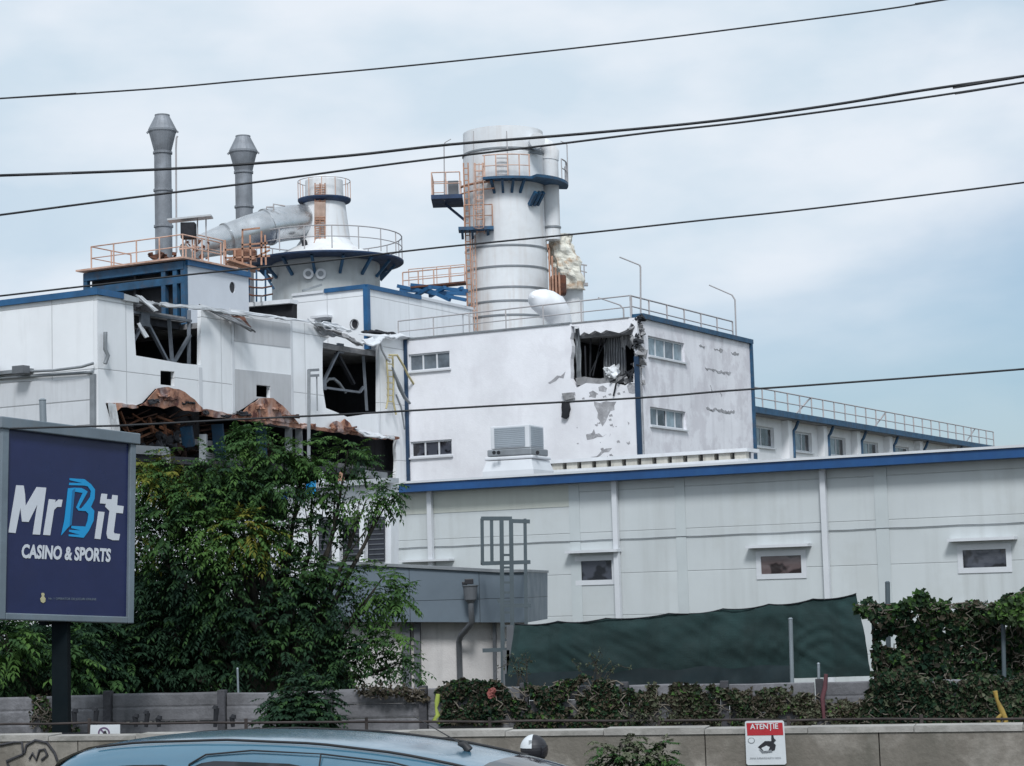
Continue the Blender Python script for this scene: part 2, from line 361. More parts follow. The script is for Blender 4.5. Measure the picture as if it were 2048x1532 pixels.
g_car = glass('tinted_car_glass', (0.02, 0.02, 0.025), 0.04)

def leafmat(name, c1, c2, tr=0.25, patch=None):
    m = bpy.data.materials.new(name); m.use_nodes = True; t = m.node_tree; t.nodes.clear()
    o = N(t, 'ShaderNodeOutputMaterial'); p = N(t, 'ShaderNodeBsdfPrincipled'); p.inputs['Roughness'].default_value = 0.7; p.inputs['Specular IOR Level'].default_value = 0.12
    g = N(t, 'ShaderNodeNewGeometry'); r = N(t, 'ShaderNodeMix', data_type='RGBA'); r.inputs[6].default_value = (*c1, 1); r.inputs[7].default_value = (*c2, 1)
    tc = N(t, 'ShaderNodeTexCoord'); n = N(t, 'ShaderNodeTexNoise'); n.inputs['Scale'].default_value = 1.6; n.inputs['Detail'].default_value = 3; t.links.new(tc.outputs['Object'], n.inputs[0])
    a = N(t, 'ShaderNodeMath', operation='MULTIPLY_ADD'); t.links.new(n.outputs[0], a.inputs[0]); a.inputs[1].default_value = 2.4; a.inputs[2].default_value = -0.95
    b = N(t, 'ShaderNodeMath', operation='MULTIPLY_ADD', use_clamp=True); t.links.new(g.outputs['Random Per Island'], b.inputs[0]); b.inputs[1].default_value = 0.6; t.links.new(a.outputs[0], b.inputs[2])
    t.links.new(b.outputs[0], r.inputs[0]); t.links.new(r.outputs[2], p.inputs['Base Color'])
    ts = N(t, 'ShaderNodeBsdfTranslucent'); t.links.new(r.outputs[2], ts.inputs[0]); mx = N(t, 'ShaderNodeMixShader'); mx.inputs[0].default_value = tr
    t.links.new(p.outputs[0], mx.inputs[1]); t.links.new(ts.outputs[0], mx.inputs[2]); t.links.new(mx.outputs[0], o.inputs[0])
    return m
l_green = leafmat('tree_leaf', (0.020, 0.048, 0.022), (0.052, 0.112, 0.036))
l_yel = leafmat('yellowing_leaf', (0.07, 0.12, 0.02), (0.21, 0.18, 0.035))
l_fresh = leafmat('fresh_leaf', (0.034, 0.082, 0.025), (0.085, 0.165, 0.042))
l_dark = leafmat('dark_leaf', (0.010, 0.026, 0.018), (0.026, 0.060, 0.030))  # darker leaf; for the back clumps, shade is put into its colour
l_vine = leafmat('vine_leaf', (0.020, 0.042, 0.024), (0.055, 0.085, 0.040))
l_brown = leafmat('dead_vine_leaf', (0.035, 0.033, 0.026), (0.10, 0.085, 0.06))
l_weed = leafmat('weed_leaf', (0.05, 0.065, 0.035), (0.14, 0.15, 0.10))

# ------------------------------------------------------------------ helpers for repeated kinds
def smooth_path(p, q, sag, n=24):
    return [V(p).lerp(V(q), i / n) - Z * (sag * 4 * (i / n) * (1 - i / n)) for i in range(n + 1)]
def railing(name, label, path, h, spacing, material, group=None, r=0.032, mids=(0.5,), base=0.0, parent=None, cat='railing', posts=True):
    path = [V(p) for p in path]
    if parent is None: parent = thing(name, label, cat, path[0], group)
    m = MB(); m.tube([p + Z * h for p in path], r, 6); m.build('top_rail', material, parent)
    for f in mids:
        m = MB(); m.tube([p + Z * h * f for p in path], r * 0.8, 6); m.build('middle_rail', material, parent)
    if not posts: return parent
    pts = [path[0]]
    for a, b in zip(path, path[1:]):
        k = max(1, round((b - a).length / spacing))
        pts += [a.lerp(b, j / k) for j in range(1, k + 1)]
    for p in pts:
        m = MB(); m.bar(p - Z * base, p + Z * h, r * 1.9); m.build('post', material, parent)
    return parent
def window(F, parent, a0, a1, b0, b1, n, fm, gm, rec=0.12, fw=0.07, sill=True, gms=None, sillm=None):
    """window set in its opening: frame, panes, sill"""
    fr = MB(); d = 0.07; o = -rec
    fr.rect(F, a0, a1, b0, b0 + fw, o, d); fr.rect(F, a0, a1, b1 - fw, b1, o, d)
    xs = [a0 + (a1 - a0) * i / n for i in range(n + 1)]
    for i, x in enumerate(xs):
        l = x if i == 0 else (x - fw if i == n else x - fw / 2)
        fr.rect(F, l, l + fw, b0 + fw, b1 - fw, o - 0.004, d - 0.01)
    W = fr.build('window', fm, parent)
    for i in range(n):
        g = MB(); g.rect(F, xs[i] + fw * 0.4, xs[i + 1] - fw * 0.4, b0 + fw * 0.9, b1 - fw * 0.9, o - 0.03 - 0.006 * (i % 2), 0.012)
        g.build('pane', (gms[i % len(gms)] if gms else gm), W)
    if sill:
        s = MB(); s.rect(F, a0 - 0.06, a1 + 0.06, b0 - 0.07, b0 - 0.003, 0.09, 0.09 + rec + 0.05); s.build('sill', sillm or fm, W)
    return W
def pxr(F, x0, y0, x1, y1):
    a0, b1 = F.st(x0, y0); a1, b0 = F.st(x1, y1)
    return a0, a1, b0, b1
def text_mesh(s, size, F, a, b, off, m, name, parent, shear=0.0, bold=0.0, depth=0.004, align='LEFT', xscale=1.0):
    cu = bpy.data.curves.new('t', 'FONT'); cu.body = s; cu.size = size; cu.offset = bold; cu.shear = shear; cu.align_x = align; cu.resolution_u = 3
    ob = bpy.data.objects.new('t', cu); COL.objects.link(ob); dg = bpy.context.evaluated_depsgraph_get(); dg.update()
    me = bpy.data.meshes.new_from_object(ob.evaluated_get(dg)); bpy.data.objects.remove(ob)
    mb = MB()
    vs = [F.P(a + v.co.x * xscale, b + v.co.y, off) for v in me.vertices]
    for p in me.polygons: mb.face([vs[i] for i in p.vertices])
    bpy.data.meshes.remove(me)
    return mb.build(name, m, parent)
#--SETTING--
# ------------------------------------------------------------------ ground
def sheet(name, pts, z, m):
    b = MB(); b.face([V((x, y, z)) for x, y in pts], [(x, y) for x, y in pts]); o = b.build(name, m, kind='structure'); return o
sheet('ground', [(-1500, -1500), (1500, -1500), (1500, 1500), (-1500, 1500)], 0.0, m_soil)
sheet('road', [(-150, -6), (150, -6), (150, 19.2), (-150, 19.2)], 0.02, m_asph)
b = MB(); b.box((0, 19.45, 0.07), (300, 0, 0), (0, 0.3, 0), (0, 0, 0.14)); b.build('kerb', m_conc, kind='structure')
m_line = mat('road_paint', (0.6, 0.6, 0.58), 0.8, var=0.15)
for i in range(-8, 9):
    b = MB(); x = i * 6.0; b.face([(x - 1.5, 12.2, 0.026), (x + 1.5, 12.2, 0.026), (x + 1.5, 12.35, 0.026), (x - 1.5, 12.35, 0.026)]); b.build('road_marking', m_line, kind='structure')

# ------------------------------------------------------------------ the factory's planes
K3 = at(1283, 900, 81); K3.z = 0
FR_L = Face(K3, A)                                   # face turned to the left, ends at the corner K3 (s <= 0)
sK2 = FR_L.st(814, 900)[0]; K2 = FR_L.P(sK2, 0)
FR_R = Face(K3, B); sK4 = FR_R.st(1505, 800)[0]; K4 = FR_R.P(sK4, 0)
FL_R = Face(K2, B); sK1 = FL_R.st(195, 700)[0]; K1 = FL_R.P(sK1, 0)
FL_L = Face(K1, A)
TOP = FR_L.st(1283, 634)[1]                          # parapet height
PX = lambda F, pts: [F.st(*p) for p in pts]

# ================================================================== building on the right of the factory
rb = thing('office_building', 'white rendered building with blue corner trim and a blast hole at its top corner', 'building', K3)
hole_px = [(1142, 652), (1158, 654), (1160, 671), (1168, 664), (1178, 668), (1190, 661), (1202, 666), (1212, 660), (1226, 663), (1238, 666), (1250, 661), (1258, 656), (1262, 646), (1268, 650), (1265, 668), (1272, 684), (1268, 700), (1275, 716), (1271, 735), (1277, 752), (1278, 766), (1262, 764), (1250, 771), (1230, 766), (1200, 768), (1172, 766), (1152, 776), (1146, 765), (1141, 757)]
hole = jag(PX(FR_L, hole_px), 0.05, 0.25, 3, True)
UPW = pxr(FR_L, 822, 707, 900, 738); UPW = (FR_L.st(816.5, 700)[0], UPW[1], FR_L.st(818, 744)[1], FR_L.st(818, 709)[1])
LOW = (UPW[0], FR_L.st(904, 900)[0], FR_L.st(818, 916)[1], FR_L.st(818, 884)[1])
def rc(a0, a1, b0, b1): return [(a0, b0), (a1, b0), (a1, b1), (a0, b1)]
wl = MB(); wl.prism(FR_L, [(sK2, 0), (0, 0), (0, TOP), (sK2, TOP)], 0, 0.3, [hole, rc(*UPW), rc(*LOW)])
wl.build('wall', m_stucco, rb)
R1 = (FR_R.st(1297, 700)[0], FR_R.st(1369, 700)[0], FR_R.st(1297, 711)[1], FR_R.st(1297, 671)[1])
R2 = (FR_R.st(1301, 840)[0], FR_R.st(1372, 840)[0], FR_R.st(1301, 851)[1], FR_R.st(1301, 813)[1])
wr = MB(); edge = [(0.31, 0), (sK4, 0), (sK4, TOP), (0.31, TOP)]
nib = PX(FR_R, [(1284, 640)]);
wr.prism(FR_R, edge, 0, 0.3, [rc(*R1), rc(*R2)]); wr.build('wall', m_stucco2, rb, 'stained rough side wall')
# narrow strip at the corner, ragged where the blast tore the edge
cs = MB(); cs.prism(FR_R, [(0.002, 0), (0.308, 0), (0.308, TOP)] + jag([(0.20, TOP), (0.12, TOP - 0.7), (0.22, TOP - 1.3), (0.10, TOP - 2.0), (0.002, TOP - 2.3)], 0.05, 0.2, 5), 0, 0.25); cs.build('wall', m_stucco2, rb, 'ragged corner edge of the side wall')
# rear walls and roof
rw = MB(); Fb = Face(K4, -A); P_ = K2 + B * sK4
rw.box((K4 + P_) / 2 + Z * TOP / 2, P_ - K4 + A * 0.6, B * 0.3, Z * TOP); rw.box((K2 + P_) / 2 + Z * TOP / 2 + A * 0.3 + B * 0.3, (P_ - K2) * 0.96, A * 0.2, Z * TOP)
rw.build('rear_wall', m_stucco, rb)
ro = MB(); zc = TOP - 0.45
q = [K2 + A * 0.35, K3 - A * 0.35 + B * 0.35, K4 - A * 0.35 - B * 0.35, P_ + A * 0.35 - B * 0.2]
qc = sum(q, V((0, 0, 0))) / 4
ro.box(qc + Z * zc, (q[1] - q[0]) * 1.0, (q[2] - q[1]) * 1.0, Z * 0.25); ro.build('roof', m_conc, rb)
# blue trims
t = MB(); t.box(K2 + A * 0.07 + FR_L.n * 0.05 + Z * TOP / 2, A * 0.14, FR_L.n * 0.1, Z * TOP); t.build('corner_trim', m_navy, rb)
zb = FR_L.st(1283, 712)[1]
t = MB(); t.box(K3 - A * 0.05 + FR_L.n * 0.045 + Z * zb / 2, A * 0.20, FR_L.n * 0.09, Z * zb); t.build('corner_trim', m_navy, rb)
t = MB(); t.box(K4 - B * 0.05 + FR_R.n * 0.06 + Z * TOP / 2, B * 0.14, FR_R.n * 0.12, Z * TOP); t.build('downpipe', m_bluesteel, rb)
c = MB(); c.prism(FR_R, [(0.35, TOP + 0.003), (sK4 + 0.1, TOP + 0.003), (sK4 + 0.1, TOP + 0.2), (0.35, TOP + 0.2)], 0.12, 0.5); c.build('parapet_cap', m_bluesteel, rb)
c = MB(); hx = FR_L.st(1140, 650)[0]; c.rect(FR_L, sK2, hx, TOP + 0.003, TOP + 0.07, 0.05, 0.4); c.build('parapet_cap', m_steel, rb)
c = MB(); c.rect(FR_L, hx + 0.1, FR_L.st(1258, 650)[0], TOP + 0.003, TOP + 0.05, 0.03, 0.35); c.build('parapet_cap', m_conc, rb)
for W_, F_, n_, gs in ((UPW, FR_L, 3, [g_grey]), (LOW, FR_L, 3, [g_dark]), (R1, FR_R, 4, [g_pale, g_pale, g_grey]), (R2, FR_R, 4, [g_grey, g_dark, g_pale, g_grey])):
    window(F_, rb, *W_, n_, m_frame, g_grey, gms=gs, rec=0.10 if F_ is FR_R else 0.08)
# blasted room behind the hole
zf = FR_L.st(1200, 768)[1] - 0.06; ax0 = FR_L.st(1138, 700)[0] - 0.2; ax1 = -0.32
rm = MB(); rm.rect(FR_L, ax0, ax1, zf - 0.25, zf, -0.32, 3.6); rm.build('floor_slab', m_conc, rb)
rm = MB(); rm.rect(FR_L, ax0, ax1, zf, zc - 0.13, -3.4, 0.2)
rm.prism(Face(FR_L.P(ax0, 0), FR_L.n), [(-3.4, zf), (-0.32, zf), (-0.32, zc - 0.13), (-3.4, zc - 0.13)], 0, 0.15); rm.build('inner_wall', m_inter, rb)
sb = MB(); sb.prism(FR_L, jag(PX(FR_L, [(1150, 756), (1168, 753), (1200, 757), (1243, 752), (1243, 764), (1200, 768), (1152, 770)]), 0.03, 0.3, 8, True), -0.05, 0.5); sb.build('broken_sill', m_conc, rb)
# corrugated sheets hanging inside
def sheetwave(F, a0, a1, b0, b1, off, amp, n, seed, lean=0.0):
    m = MB(); rnd = random.Random(seed); rows = []
    for i in range(7):
        f = i / 6; row = []
        for j in range(n * 4 + 1):
            g = j / (n * 4); o = off + amp * (1 if (j // 2) % 2 else -1) + 0.12 * noise.noise(V((g * 4, f * 3, seed)))
            bb = b0 + (b1 - b0) * f + (0.25 * noise.noise(V((g * 6, 9, seed))) if i == 0 else 0)
            row.append(F.P(a0 + (a1 - a0) * g + lean * f, bb, o))
        rows.append(row)
    m.grid(rows, smooth=False); return m
sheetwave(FR_L, FR_L.st(1181, 700)[0], FR_L.st(1226, 700)[0], FR_L.st(1200, 755)[1], FR_L.st(1200, 655)[1], -1.1, 0.05, 9, 4, 0.05).build('corrugated_sheet', m_corr, rb)
sheetwave(FR_L, FR_L.st(1226, 700)[0], FR_L.st(1258, 700)[0], FR_L.st(1240, 692)[1], FR_L.st(1240, 655)[1], -0.7, 0.04, 4, 9).build('corrugated_sheet', m_conc, rb)
sheetwave(FR_L, FR_L.st(1143, 700)[0], FR_L.st(1153, 700)[0], FR_L.st(1150, 758)[1], FR_L.st(1150, 655)[1], -0.35, 0.03, 3, 2).build('torn_panel', m_steel, rb)
dbr = MB()
for (x0, y0, x1, y1, o0, o1, wd) in ((1170, 672, 1160, 755, -.5, -.9, .07), (1186, 668, 1172, 750, -.8, -.6, .05), (1195, 664, 1165, 748, -1.0, -.6, .05), (1161, 690, 1163, 760, -.4, -.4, .06), (1238, 766, 1262, 735, .1, -.6, .08), (1262, 728, 1284, 732, .0, .1, .07), (1228, 792, 1236, 766, .05, .15, .05), (1222, 765, 1270, 722, .1, -.9, .06), (1246, 742, 1268, 752, -.2, .1, .06), (1268, 736, 1260, 764, 0, .05, .09)):
    dbr.bar(FR_L.px(x0, y0, o0), FR_L.px(x1, y1, o1), wd)
dbr.build('twisted_bars', m_dark, rb)
rnd = random.Random(11)
def chunks(F, boxes, seed, m, name, parent, k=10, sz=0.25, off=0.0):
    rnd = random.Random(seed); mb = MB()
    for x0, y0, x1, y1 in boxes:
        for i in range(k):
            p = F.px(rnd.uniform(x0, x1), rnd.uniform(y0, y1), off + rnd.uniform(-0.15, 0.08))
            s_ = sz * rnd.uniform(0.4, 1.2); pts = [p + V((rnd.gauss(0, 1), rnd.gauss(0, 1), rnd.gauss(0, 1))).normalized() * s_ * rnd.uniform(0.5, 1) for _ in range(8)]
            import bmesh
            bm = bmesh.new(); vv = [bm.verts.new(q) for q in pts]; bmesh.ops.convex_hull(bm, input=vv)
            for f in bm.faces: mb.face([v.co.copy() for v in f.verts])
            bm.free()
    return mb.build(name, m, parent)
chunks(FR_L, [(1262, 640, 1282, 690), (1270, 690, 1284, 735)], 21, m_conc, 'broken_masonry', rb, 22, 0.24, -0.14)
chunks(FR_L, [(1268, 632, 1284, 640), (1272, 668, 1283, 700)], 22, m_dark, 'charred_masonry', rb, 10, 0.2, 0.0)
chunks(FR_L, [(1243, 752, 1278, 770)], 23, m_conc, 'broken_masonry', rb, 14, 0.2, -0.15)
# crumpled white sheet
cw = MB(); rows = []
base = PX(FR_L, [(1206, 736), (1242, 728), (1236, 762), (1216, 752)])
for i in range(8):
    row = []
    for j in range(8):
        u, v = i / 7, j / 7
        a = (base[0][0] * (1 - u) + base[1][0] * u) * (1 - v) + (base[3][0] * (1 - u) + base[2][0] * u) * v
        bb = (base[0][1] * (1 - u) + base[1][1] * u) * (1 - v) + (base[3][1] * (1 - u) + base[2][1] * u) * v
        q = V((u * 3, v * 3, 1)); row.append(FR_L.P(a + 0.12 * noise.noise(q * 2), bb + 0.14 * noise.noise(q * 2 + V((5, 0, 0))), 0.05 + 0.25 * noise.noise(q * 1.7 + V((0, 7, 0)))))
    rows.append(row)
cw.grid(rows, smooth=True); cw.build('crumpled_sheet', m_white, rb)
# spalled plaster
spalls = [[(1096, 766), (1108, 757), (1122, 752), (1131, 743), (1127, 757), (1112, 762), (1100, 768)],
          [(1188, 803), (1200, 806), (1212, 802), (1233, 803), (1229, 820), (1217, 830), (1212, 842), (1205, 853), (1200, 842), (1196, 826)],
          [(1172, 869), (1184, 866), (1188, 858), (1191, 868), (1213, 868), (1205, 874), (1186, 878), (1174, 880)],
          [(1181, 914), (1198, 908), (1212, 897), (1224, 896), (1218, 904), (1200, 912)],
          [(1197, 774), (1206, 771), (1214, 776), (1212, 784), (1198, 782)],
          [(1178, 785), (1186, 781), (1194, 786), (1191, 796), (1182, 794)],
          [(1254, 772), (1268, 766), (1281, 772), (1280, 788), (1258, 786)], [(1255, 843), (1259, 846), (1257, 850)], [(1220, 870), (1222, 866), (1219, 874)], [(1141, 786), (1150, 784), (1151, 792), (1128, 788)]]
for k, s_ in enumerate(spalls):
    m = MB(); m.prism(FR_L, jag(PX(FR_L, s_), 0.10, 0.16, 40 + k, True), 0.006, 0.02); m.build('bare_patch', m_spall, rb)
for k, (x0, y0, x1, y1) in enumerate([(1398, 690, 1410, 695), (1428, 697, 1446, 702), (1462, 704, 1478, 709), (1410, 735, 1462, 747), (1412, 815, 1470, 825), (1420, 770, 1425, 785), (1440, 785, 1444, 792)]):
    m = MB(); m.prism(FR_R, jag(PX(FR_R, [(x0, y0), (x1, y1 - 2), (x1 - 2, y1 + 2), (x0 + 2, y0 + 4)]), 0.06, 0.15, 70 + k, True), 0.012, 0.02); m.build('bare_patch', m_spall, rb)
rnd = random.Random(77)
for k in range(34):
    x = rnd.gauss(1205, 32); y = rnd.uniform(775, 920); q = rnd.uniform(1, 4)
    if not 1135 < x < 1276: continue
    m = MB(); m.prism(FR_L, jag(PX(FR_L, [(x, y), (x + q * 1.6, y - q * .5), (x + q * 2, y + q * .8), (x + q * .4, y + q)]), 0.05, 0.06, 300 + k, True), 0.005, 0.02); m.build('bare_patch', m_spall, rb)
m = MB(); m.prism(FR_L, jag(PX(FR_L, [(1127, 806), (1139, 804), (1142, 818), (1139, 833), (1133, 838), (1126, 835)]), 0.03, 0.15, 90, True), 0.16, 0.15); m.build('hanging_scrap', m_dark, rb)
m = MB(); m.prism(FR_L, PX(FR_L, [(1126, 787), (1146, 785), (1151, 797), (1131, 801)]), 0.12, 0.1); m.build('hanging_scrap', m_conc, rb)
# railings on the roof
railing('roof_railing', 'long faded pink railing above the wall left of the blast hole', [FR_L.P(sK2 - 0.6, TOP, -0.5), FR_L.P(0.25 * sK2, TOP + 0.05, -0.5), FR_L.P(-0.4, TOP + 0.05, -0.4)], 0.92, 1.9, m_greyrail, 'railings on the factory roofs', r=0.030)
railing('roof_railing', 'grey railing above the stained right hand wall of the office building', [FR_R.P(0.3, TOP + 0.1, -0.4), FR_R.P(sK4 - 1.0, TOP + 0.1, -0.4)], 0.85, 1.7, m_greyrail, 'railings on the factory roofs', r=0.034)
# lamp masts
def mast(label, foot, pts, r=0.035, group='bent lamp masts on the roofs'):
    th = thing('lamp_mast', label, 'lamp mast', foot, group)
    m = MB(); m.tube([foot] + pts[:-1], r, 8); m.build('pole', m_greyrail, th)
    m = MB(); m.tube([pts[-2], pts[-1]], r * 0.8, 8); m.build('arm', m_greyrail, th)
Ym = FR_R.P(0.8, 0, -0.6).y
f = at(1281, 640, Ym); mast('tall bent lamp mast standing at the roof corner by the blast hole', V((f.x, f.y, TOP - 0.3)), [at(1281, 534, Ym), at(1279, 530, Ym), at(1239, 514, Ym)])
Ym = FR_R.P(sK4 - 1.6, 0, -0.6).y
f = at(1472, 665, Ym); mast('bent lamp mast at the far end of the roof railing', V((f.x, f.y, TOP - 0.3)), [at(1470, 600, Ym), at(1464, 590, Ym), at(1418, 570, Ym)])
f = at(1248, 640, 84); mast('low bent lamp pipe just above the blast hole', V((f.x, f.y, TOP - 0.3)), [at(1247, 618, 84), at(1240, 610, 84), at(1196, 595, 84)])

# ================================================================== long wing behind, on the right
m_wing = mat('wing_white', (0.84, 0.85, 0.87), .7, var=.05, vs=1, streak=.2, scol=(.5, .48, .45))
FW = Face(K4 - A * 0.5 + B * 0.31, B)
TW = FW.st(1512, 826)[1]; aE = FW.st(1984, 880)[0] - 1
lw = thing('long_wing', 'long low white wing with pillars, strip windows and blue gutter running away to the right', 'building', K4)
wins = []; bays = []
sx = lambda x: FW.st(x, 850)[0]
bx = [1507, 1582, 1652, 1718, 1782, 1842]
holes = []; 
for i in range(6):
    p0 = sx(bx[i]) if i else 0.0; p1 = sx(bx[i + 1]) if i < 5 else p0 + 6.5
    bays.append((p0, p1))
zt, zb_ = FW.st(1515, 848)[1], FW.st(1515, 890)[1]
L0 = bays[1][1] - bays[1][0]
while bays[-1][1] < aE - 7: bays.append((bays[-1][1], bays[-1][1] + L0))
for p0, p1 in bays: holes.append((p0 + 0.35 if p0 else 0.2, p1 - (p1 - p0) * 0.24, zb_, zt))
m = MB(); m.prism(FW, [(0, 0), (aE, 0), (aE, TW - 0.05), (0, TW - 0.05)], -0.35, 0.3, [rc(*h) for h in holes]); m.build('wall', m_wing, lw)
for h in holes: window(Face(FW.P(0, 0, -0.35), B), lw, *h, 3, m_frame, g_grey, gms=[g_grey, g_pale, g_dark], fw=0.09)
for p0, p1 in bays:
    m = MB(); m.rect(FW, p1 - 0.35, p1 + 0.15, 0, TW - 0.1, 0.0, 0.36); m.build('pillar', m_wing, lw)
    m = MB(); a_ = p1 + 0.22; m.tube([FW.P(a_ + .25, TW - 0.1, 0.2), FW.P(a_ + .1, TW - 0.45, 0.1), FW.P(a_, TW - 0.6, 0.02), FW.P(a_, 0.2, 0.02)], 0.075, 8); m.build('downpipe', m_bluesteel, lw)
m = MB(); m.rect(FW, -0.1, aE + 0.3, TW - 0.06, TW + 0.22, 0.42, 0.3); m.build('gutter', m_bluesteel, lw)
m = MB(); m.box(FW.P(aE / 2, TW + 0.02, -4.5), B * aE, FW.n * 9.5, Z * 0.2); m.box(FW.P(aE - 0.2, TW / 2, -4.5), B * 0.3, FW.n * 8, Z * (TW - 0.3)); m.build('roof', m_conc, lw)
th = railing('roof_railing', 'very long pale railing along the low wing at the right', [FW.P(0.3, TW + 0.2, 0.1), FW.P(aE + 1, TW + 0.2, 0.1)], 0.95, 1.55, m_greyrail, 'railings on the factory roofs', r=0.034)
for a_ in (6.2, 17.5, 34.0):
    m = MB(); m.bar(FW.P(a_, TW + 0.25, 0.05), FW.P(a_ + 2.0, TW + 1.15, 0.05), 0.06); m.build('brace', m_greyrail, th)

# ================================================================== bombed-out hall on the left
lb = thing('panel_building', 'big white panelled factory building with torn open walls and rust below', 'building', K1)
TL = FL_R.st(200, 588)[1]
top_px = [(195, 584), (240, 594), (266, 599)]
lower_px = [(211, 806), (228, 808), (271, 811), (284, 806), (297, 792), (310, 778), (330, 775), (351, 780), (375, 795), (401, 819), (435, 825), (470, 829), (490, 815), (514, 798), (541, 798), (560, 814), (582, 835), (594, 847), (630, 852), (659, 857), (700, 862), (725, 868), (750, 871), (770, 876), (793, 873), (792, 968), (600, 1040), (400, 1040), (236, 935), (224, 850)]
lower = jag(PX(FL_R, lower_px[:26]), 0.04, 0.3, 5) + PX(FL_R, lower_px[26:])
h2 = jag(PX(FL_R, [(652, 816), (646, 779), (645, 730), (646, 684), (659, 674)]), 0.03, 0.4, 6) + PX(FL_R, [(680, 672), (703, 678), (720, 692), (744, 683), (758, 680), (758, 824), (730, 829), (695, 834), (672, 824)])
outline = [(sK1, 0), (0.0, 0), (0.0, FL_R.st(814, 680)[1])]
tope = jag(PX(FL_R, [(812, 681), (760, 677), (744, 680), (720, 688), (703, 675), (676, 668), (640, 656), (606, 645), (583, 640), (520, 631), (454, 623), (420, 616), (402, 613)]), 0.04, 0.5, 8)
notch = PX(FL_R, [(402, 613), (401, 730), (365, 727), (320, 719), (272, 711), (268, 650), (266, 599)])
outline = outline + tope[1:-1] + notch + PX(FL_R, [(240, 593), (196, 585)])[:1] + [(sK1, TL)]
sq = [PX(FL_R, [(321, 741), (349, 743), (349, 772), (321, 769)]), PX(FL_R, [(512, 769), (540, 772), (540, 796), (512, 793)])]
m = MB(); m.prism(FL_R, outline, 0, 0.16, [lower, h2] + sq); m.build('wall', m_panel, lb)
m = MB(); q = FL_L.st(-260, 620)[0]; m.prism(FL_L, [(q, 0), (-0.17, 0), (-0.17, TL), (q, TL)], 0, 0.16); m.build('wall', m_panel, lb, 'left hand wall')
# cover strips at panel joints
for x, y0, y1, w_ in ((401, 735, 822, .10), (467, 628, 826, .07), (585, 642, 845, .07), (758, 826, 868, .05)):
    m = MB(); a, b0 = FL_R.st(x, y1); b1 = FL_R.st(x, y0)[1]; m.rect(FL_R, a - w_, a + w_, b0, b1, 0.03, 0.028); m.build('joint_strip', m_frame, lb)
# odd replacement panels, greyer
m_odd = mat('grey_panel', (0.50, 0.51, 0.53), 0.6, var=0.06, vs=0.5, streak=0.3)
for k, (pp, hl) in enumerate((([(470, 738), (583, 750), (584, 832), (560, 812), (541, 797), (514, 797), (490, 814), (470, 826)], sq[1]), ([(468, 632), (584, 648), (584, 696), (468, 682)], None))):
    m = MB(); m.prism(FL_R, PX(FL_R, pp), 0.018, 0.016, [hl] if hl else []); m.build('replacement_panel', m_odd, lb)
# corner pipe, ledges on the left wall
m = MB(); m.tube([FL_R.px(204, 665, .15), FL_R.px(202, 700, .18), FL_R.px(207, 712, .2), FL_R.px(203, 728, .15)], 0.07, 8); m.build('broken_pipe', m_steel, lb)
m = MB(); m.tube([FL_L.px(-120, 762, .12), FL_L.px(0, 757, .12), FL_L.px(190, 745, .12)], 0.06, 6); m.build('cable_tray', m_steel, lb)
m = MB(); m.tube([FL_L.px(60, 744, .15), FL_L.px(120, 742, .3), FL_L.px(175, 735, .3), FL_L.px(193, 727, .15)], 0.05, 6); m.build('loose_conduit', m_steel, lb)
m = MB(); m.rect(FL_L, FL_L.st(-60, 744)[0], FL_L.st(68, 744)[0], FL_L.st(30, 748)[1], FL_L.st(30, 741)[1], 0.25, 0.24); m.build('floodlight_bracket', m_steel, lb)
m = MB()
for x0, x1 in ((-20, 10), (48, 70)): m.rect(FL_L, FL_L.st(x0, 744)[0], FL_L.st(x1, 744)[0], FL_L.st(x0, 750)[1], FL_L.st(x0, 735)[1], 0.6, 0.34)
m.build('floodlight', m_pipe, lb)
m = MB(); m.prism(FL_L, PX(FL_L, [(184, 748), (193, 748), (193, 960), (184, 960)]), 0.12, 0.11); m.build('downpipe', m_steel, lb)
# lower annex in front on the left (ribbed)
m = MB(); m.prism(FL_L, PX(FL_L, [(-260, 775), (186, 757), (184, 960), (-260, 985)]), 0.06, 0.055); m.build('annex_cladding', mat('annex_cladding', (0.62, 0.64, 0.67), 0.55, var=0.06, vs=0.5, streak=0.4, scol=(0.3, 0.3, 0.3), seams=((1, 0.85, 0.2, 0.03), (0, 6.1, 1, 0.02)), seamcol=0.3), lb)
# blue edge trims
m = MB(); q0 = FL_L.st(-260, 620)[0]; m.rect(FL_L, q0, 0.1, TL - 0.05, TL + 0.16, 0.12, 0.4); m.build('roof_trim', m_blue, lb)
m = MB(); m.prism(FL_R, [(sK1 - 0.1, TL - 0.05), (FL_R.st(243, 600)[0], TL - 0.05), (FL_R.st(243, 600)[0], TL + 0.16), (sK1 - 0.1, TL + 0.16)], 0.11, 0.4); m.build('roof_trim', m_blue, lb)
m = MB(); m.prism(FL_R, PX(FL_R, [(243, 588), (272, 597), (272, 606), (243, 601)]), 0.14, 0.3); m.build('roof_trim', m_sheet, lb)
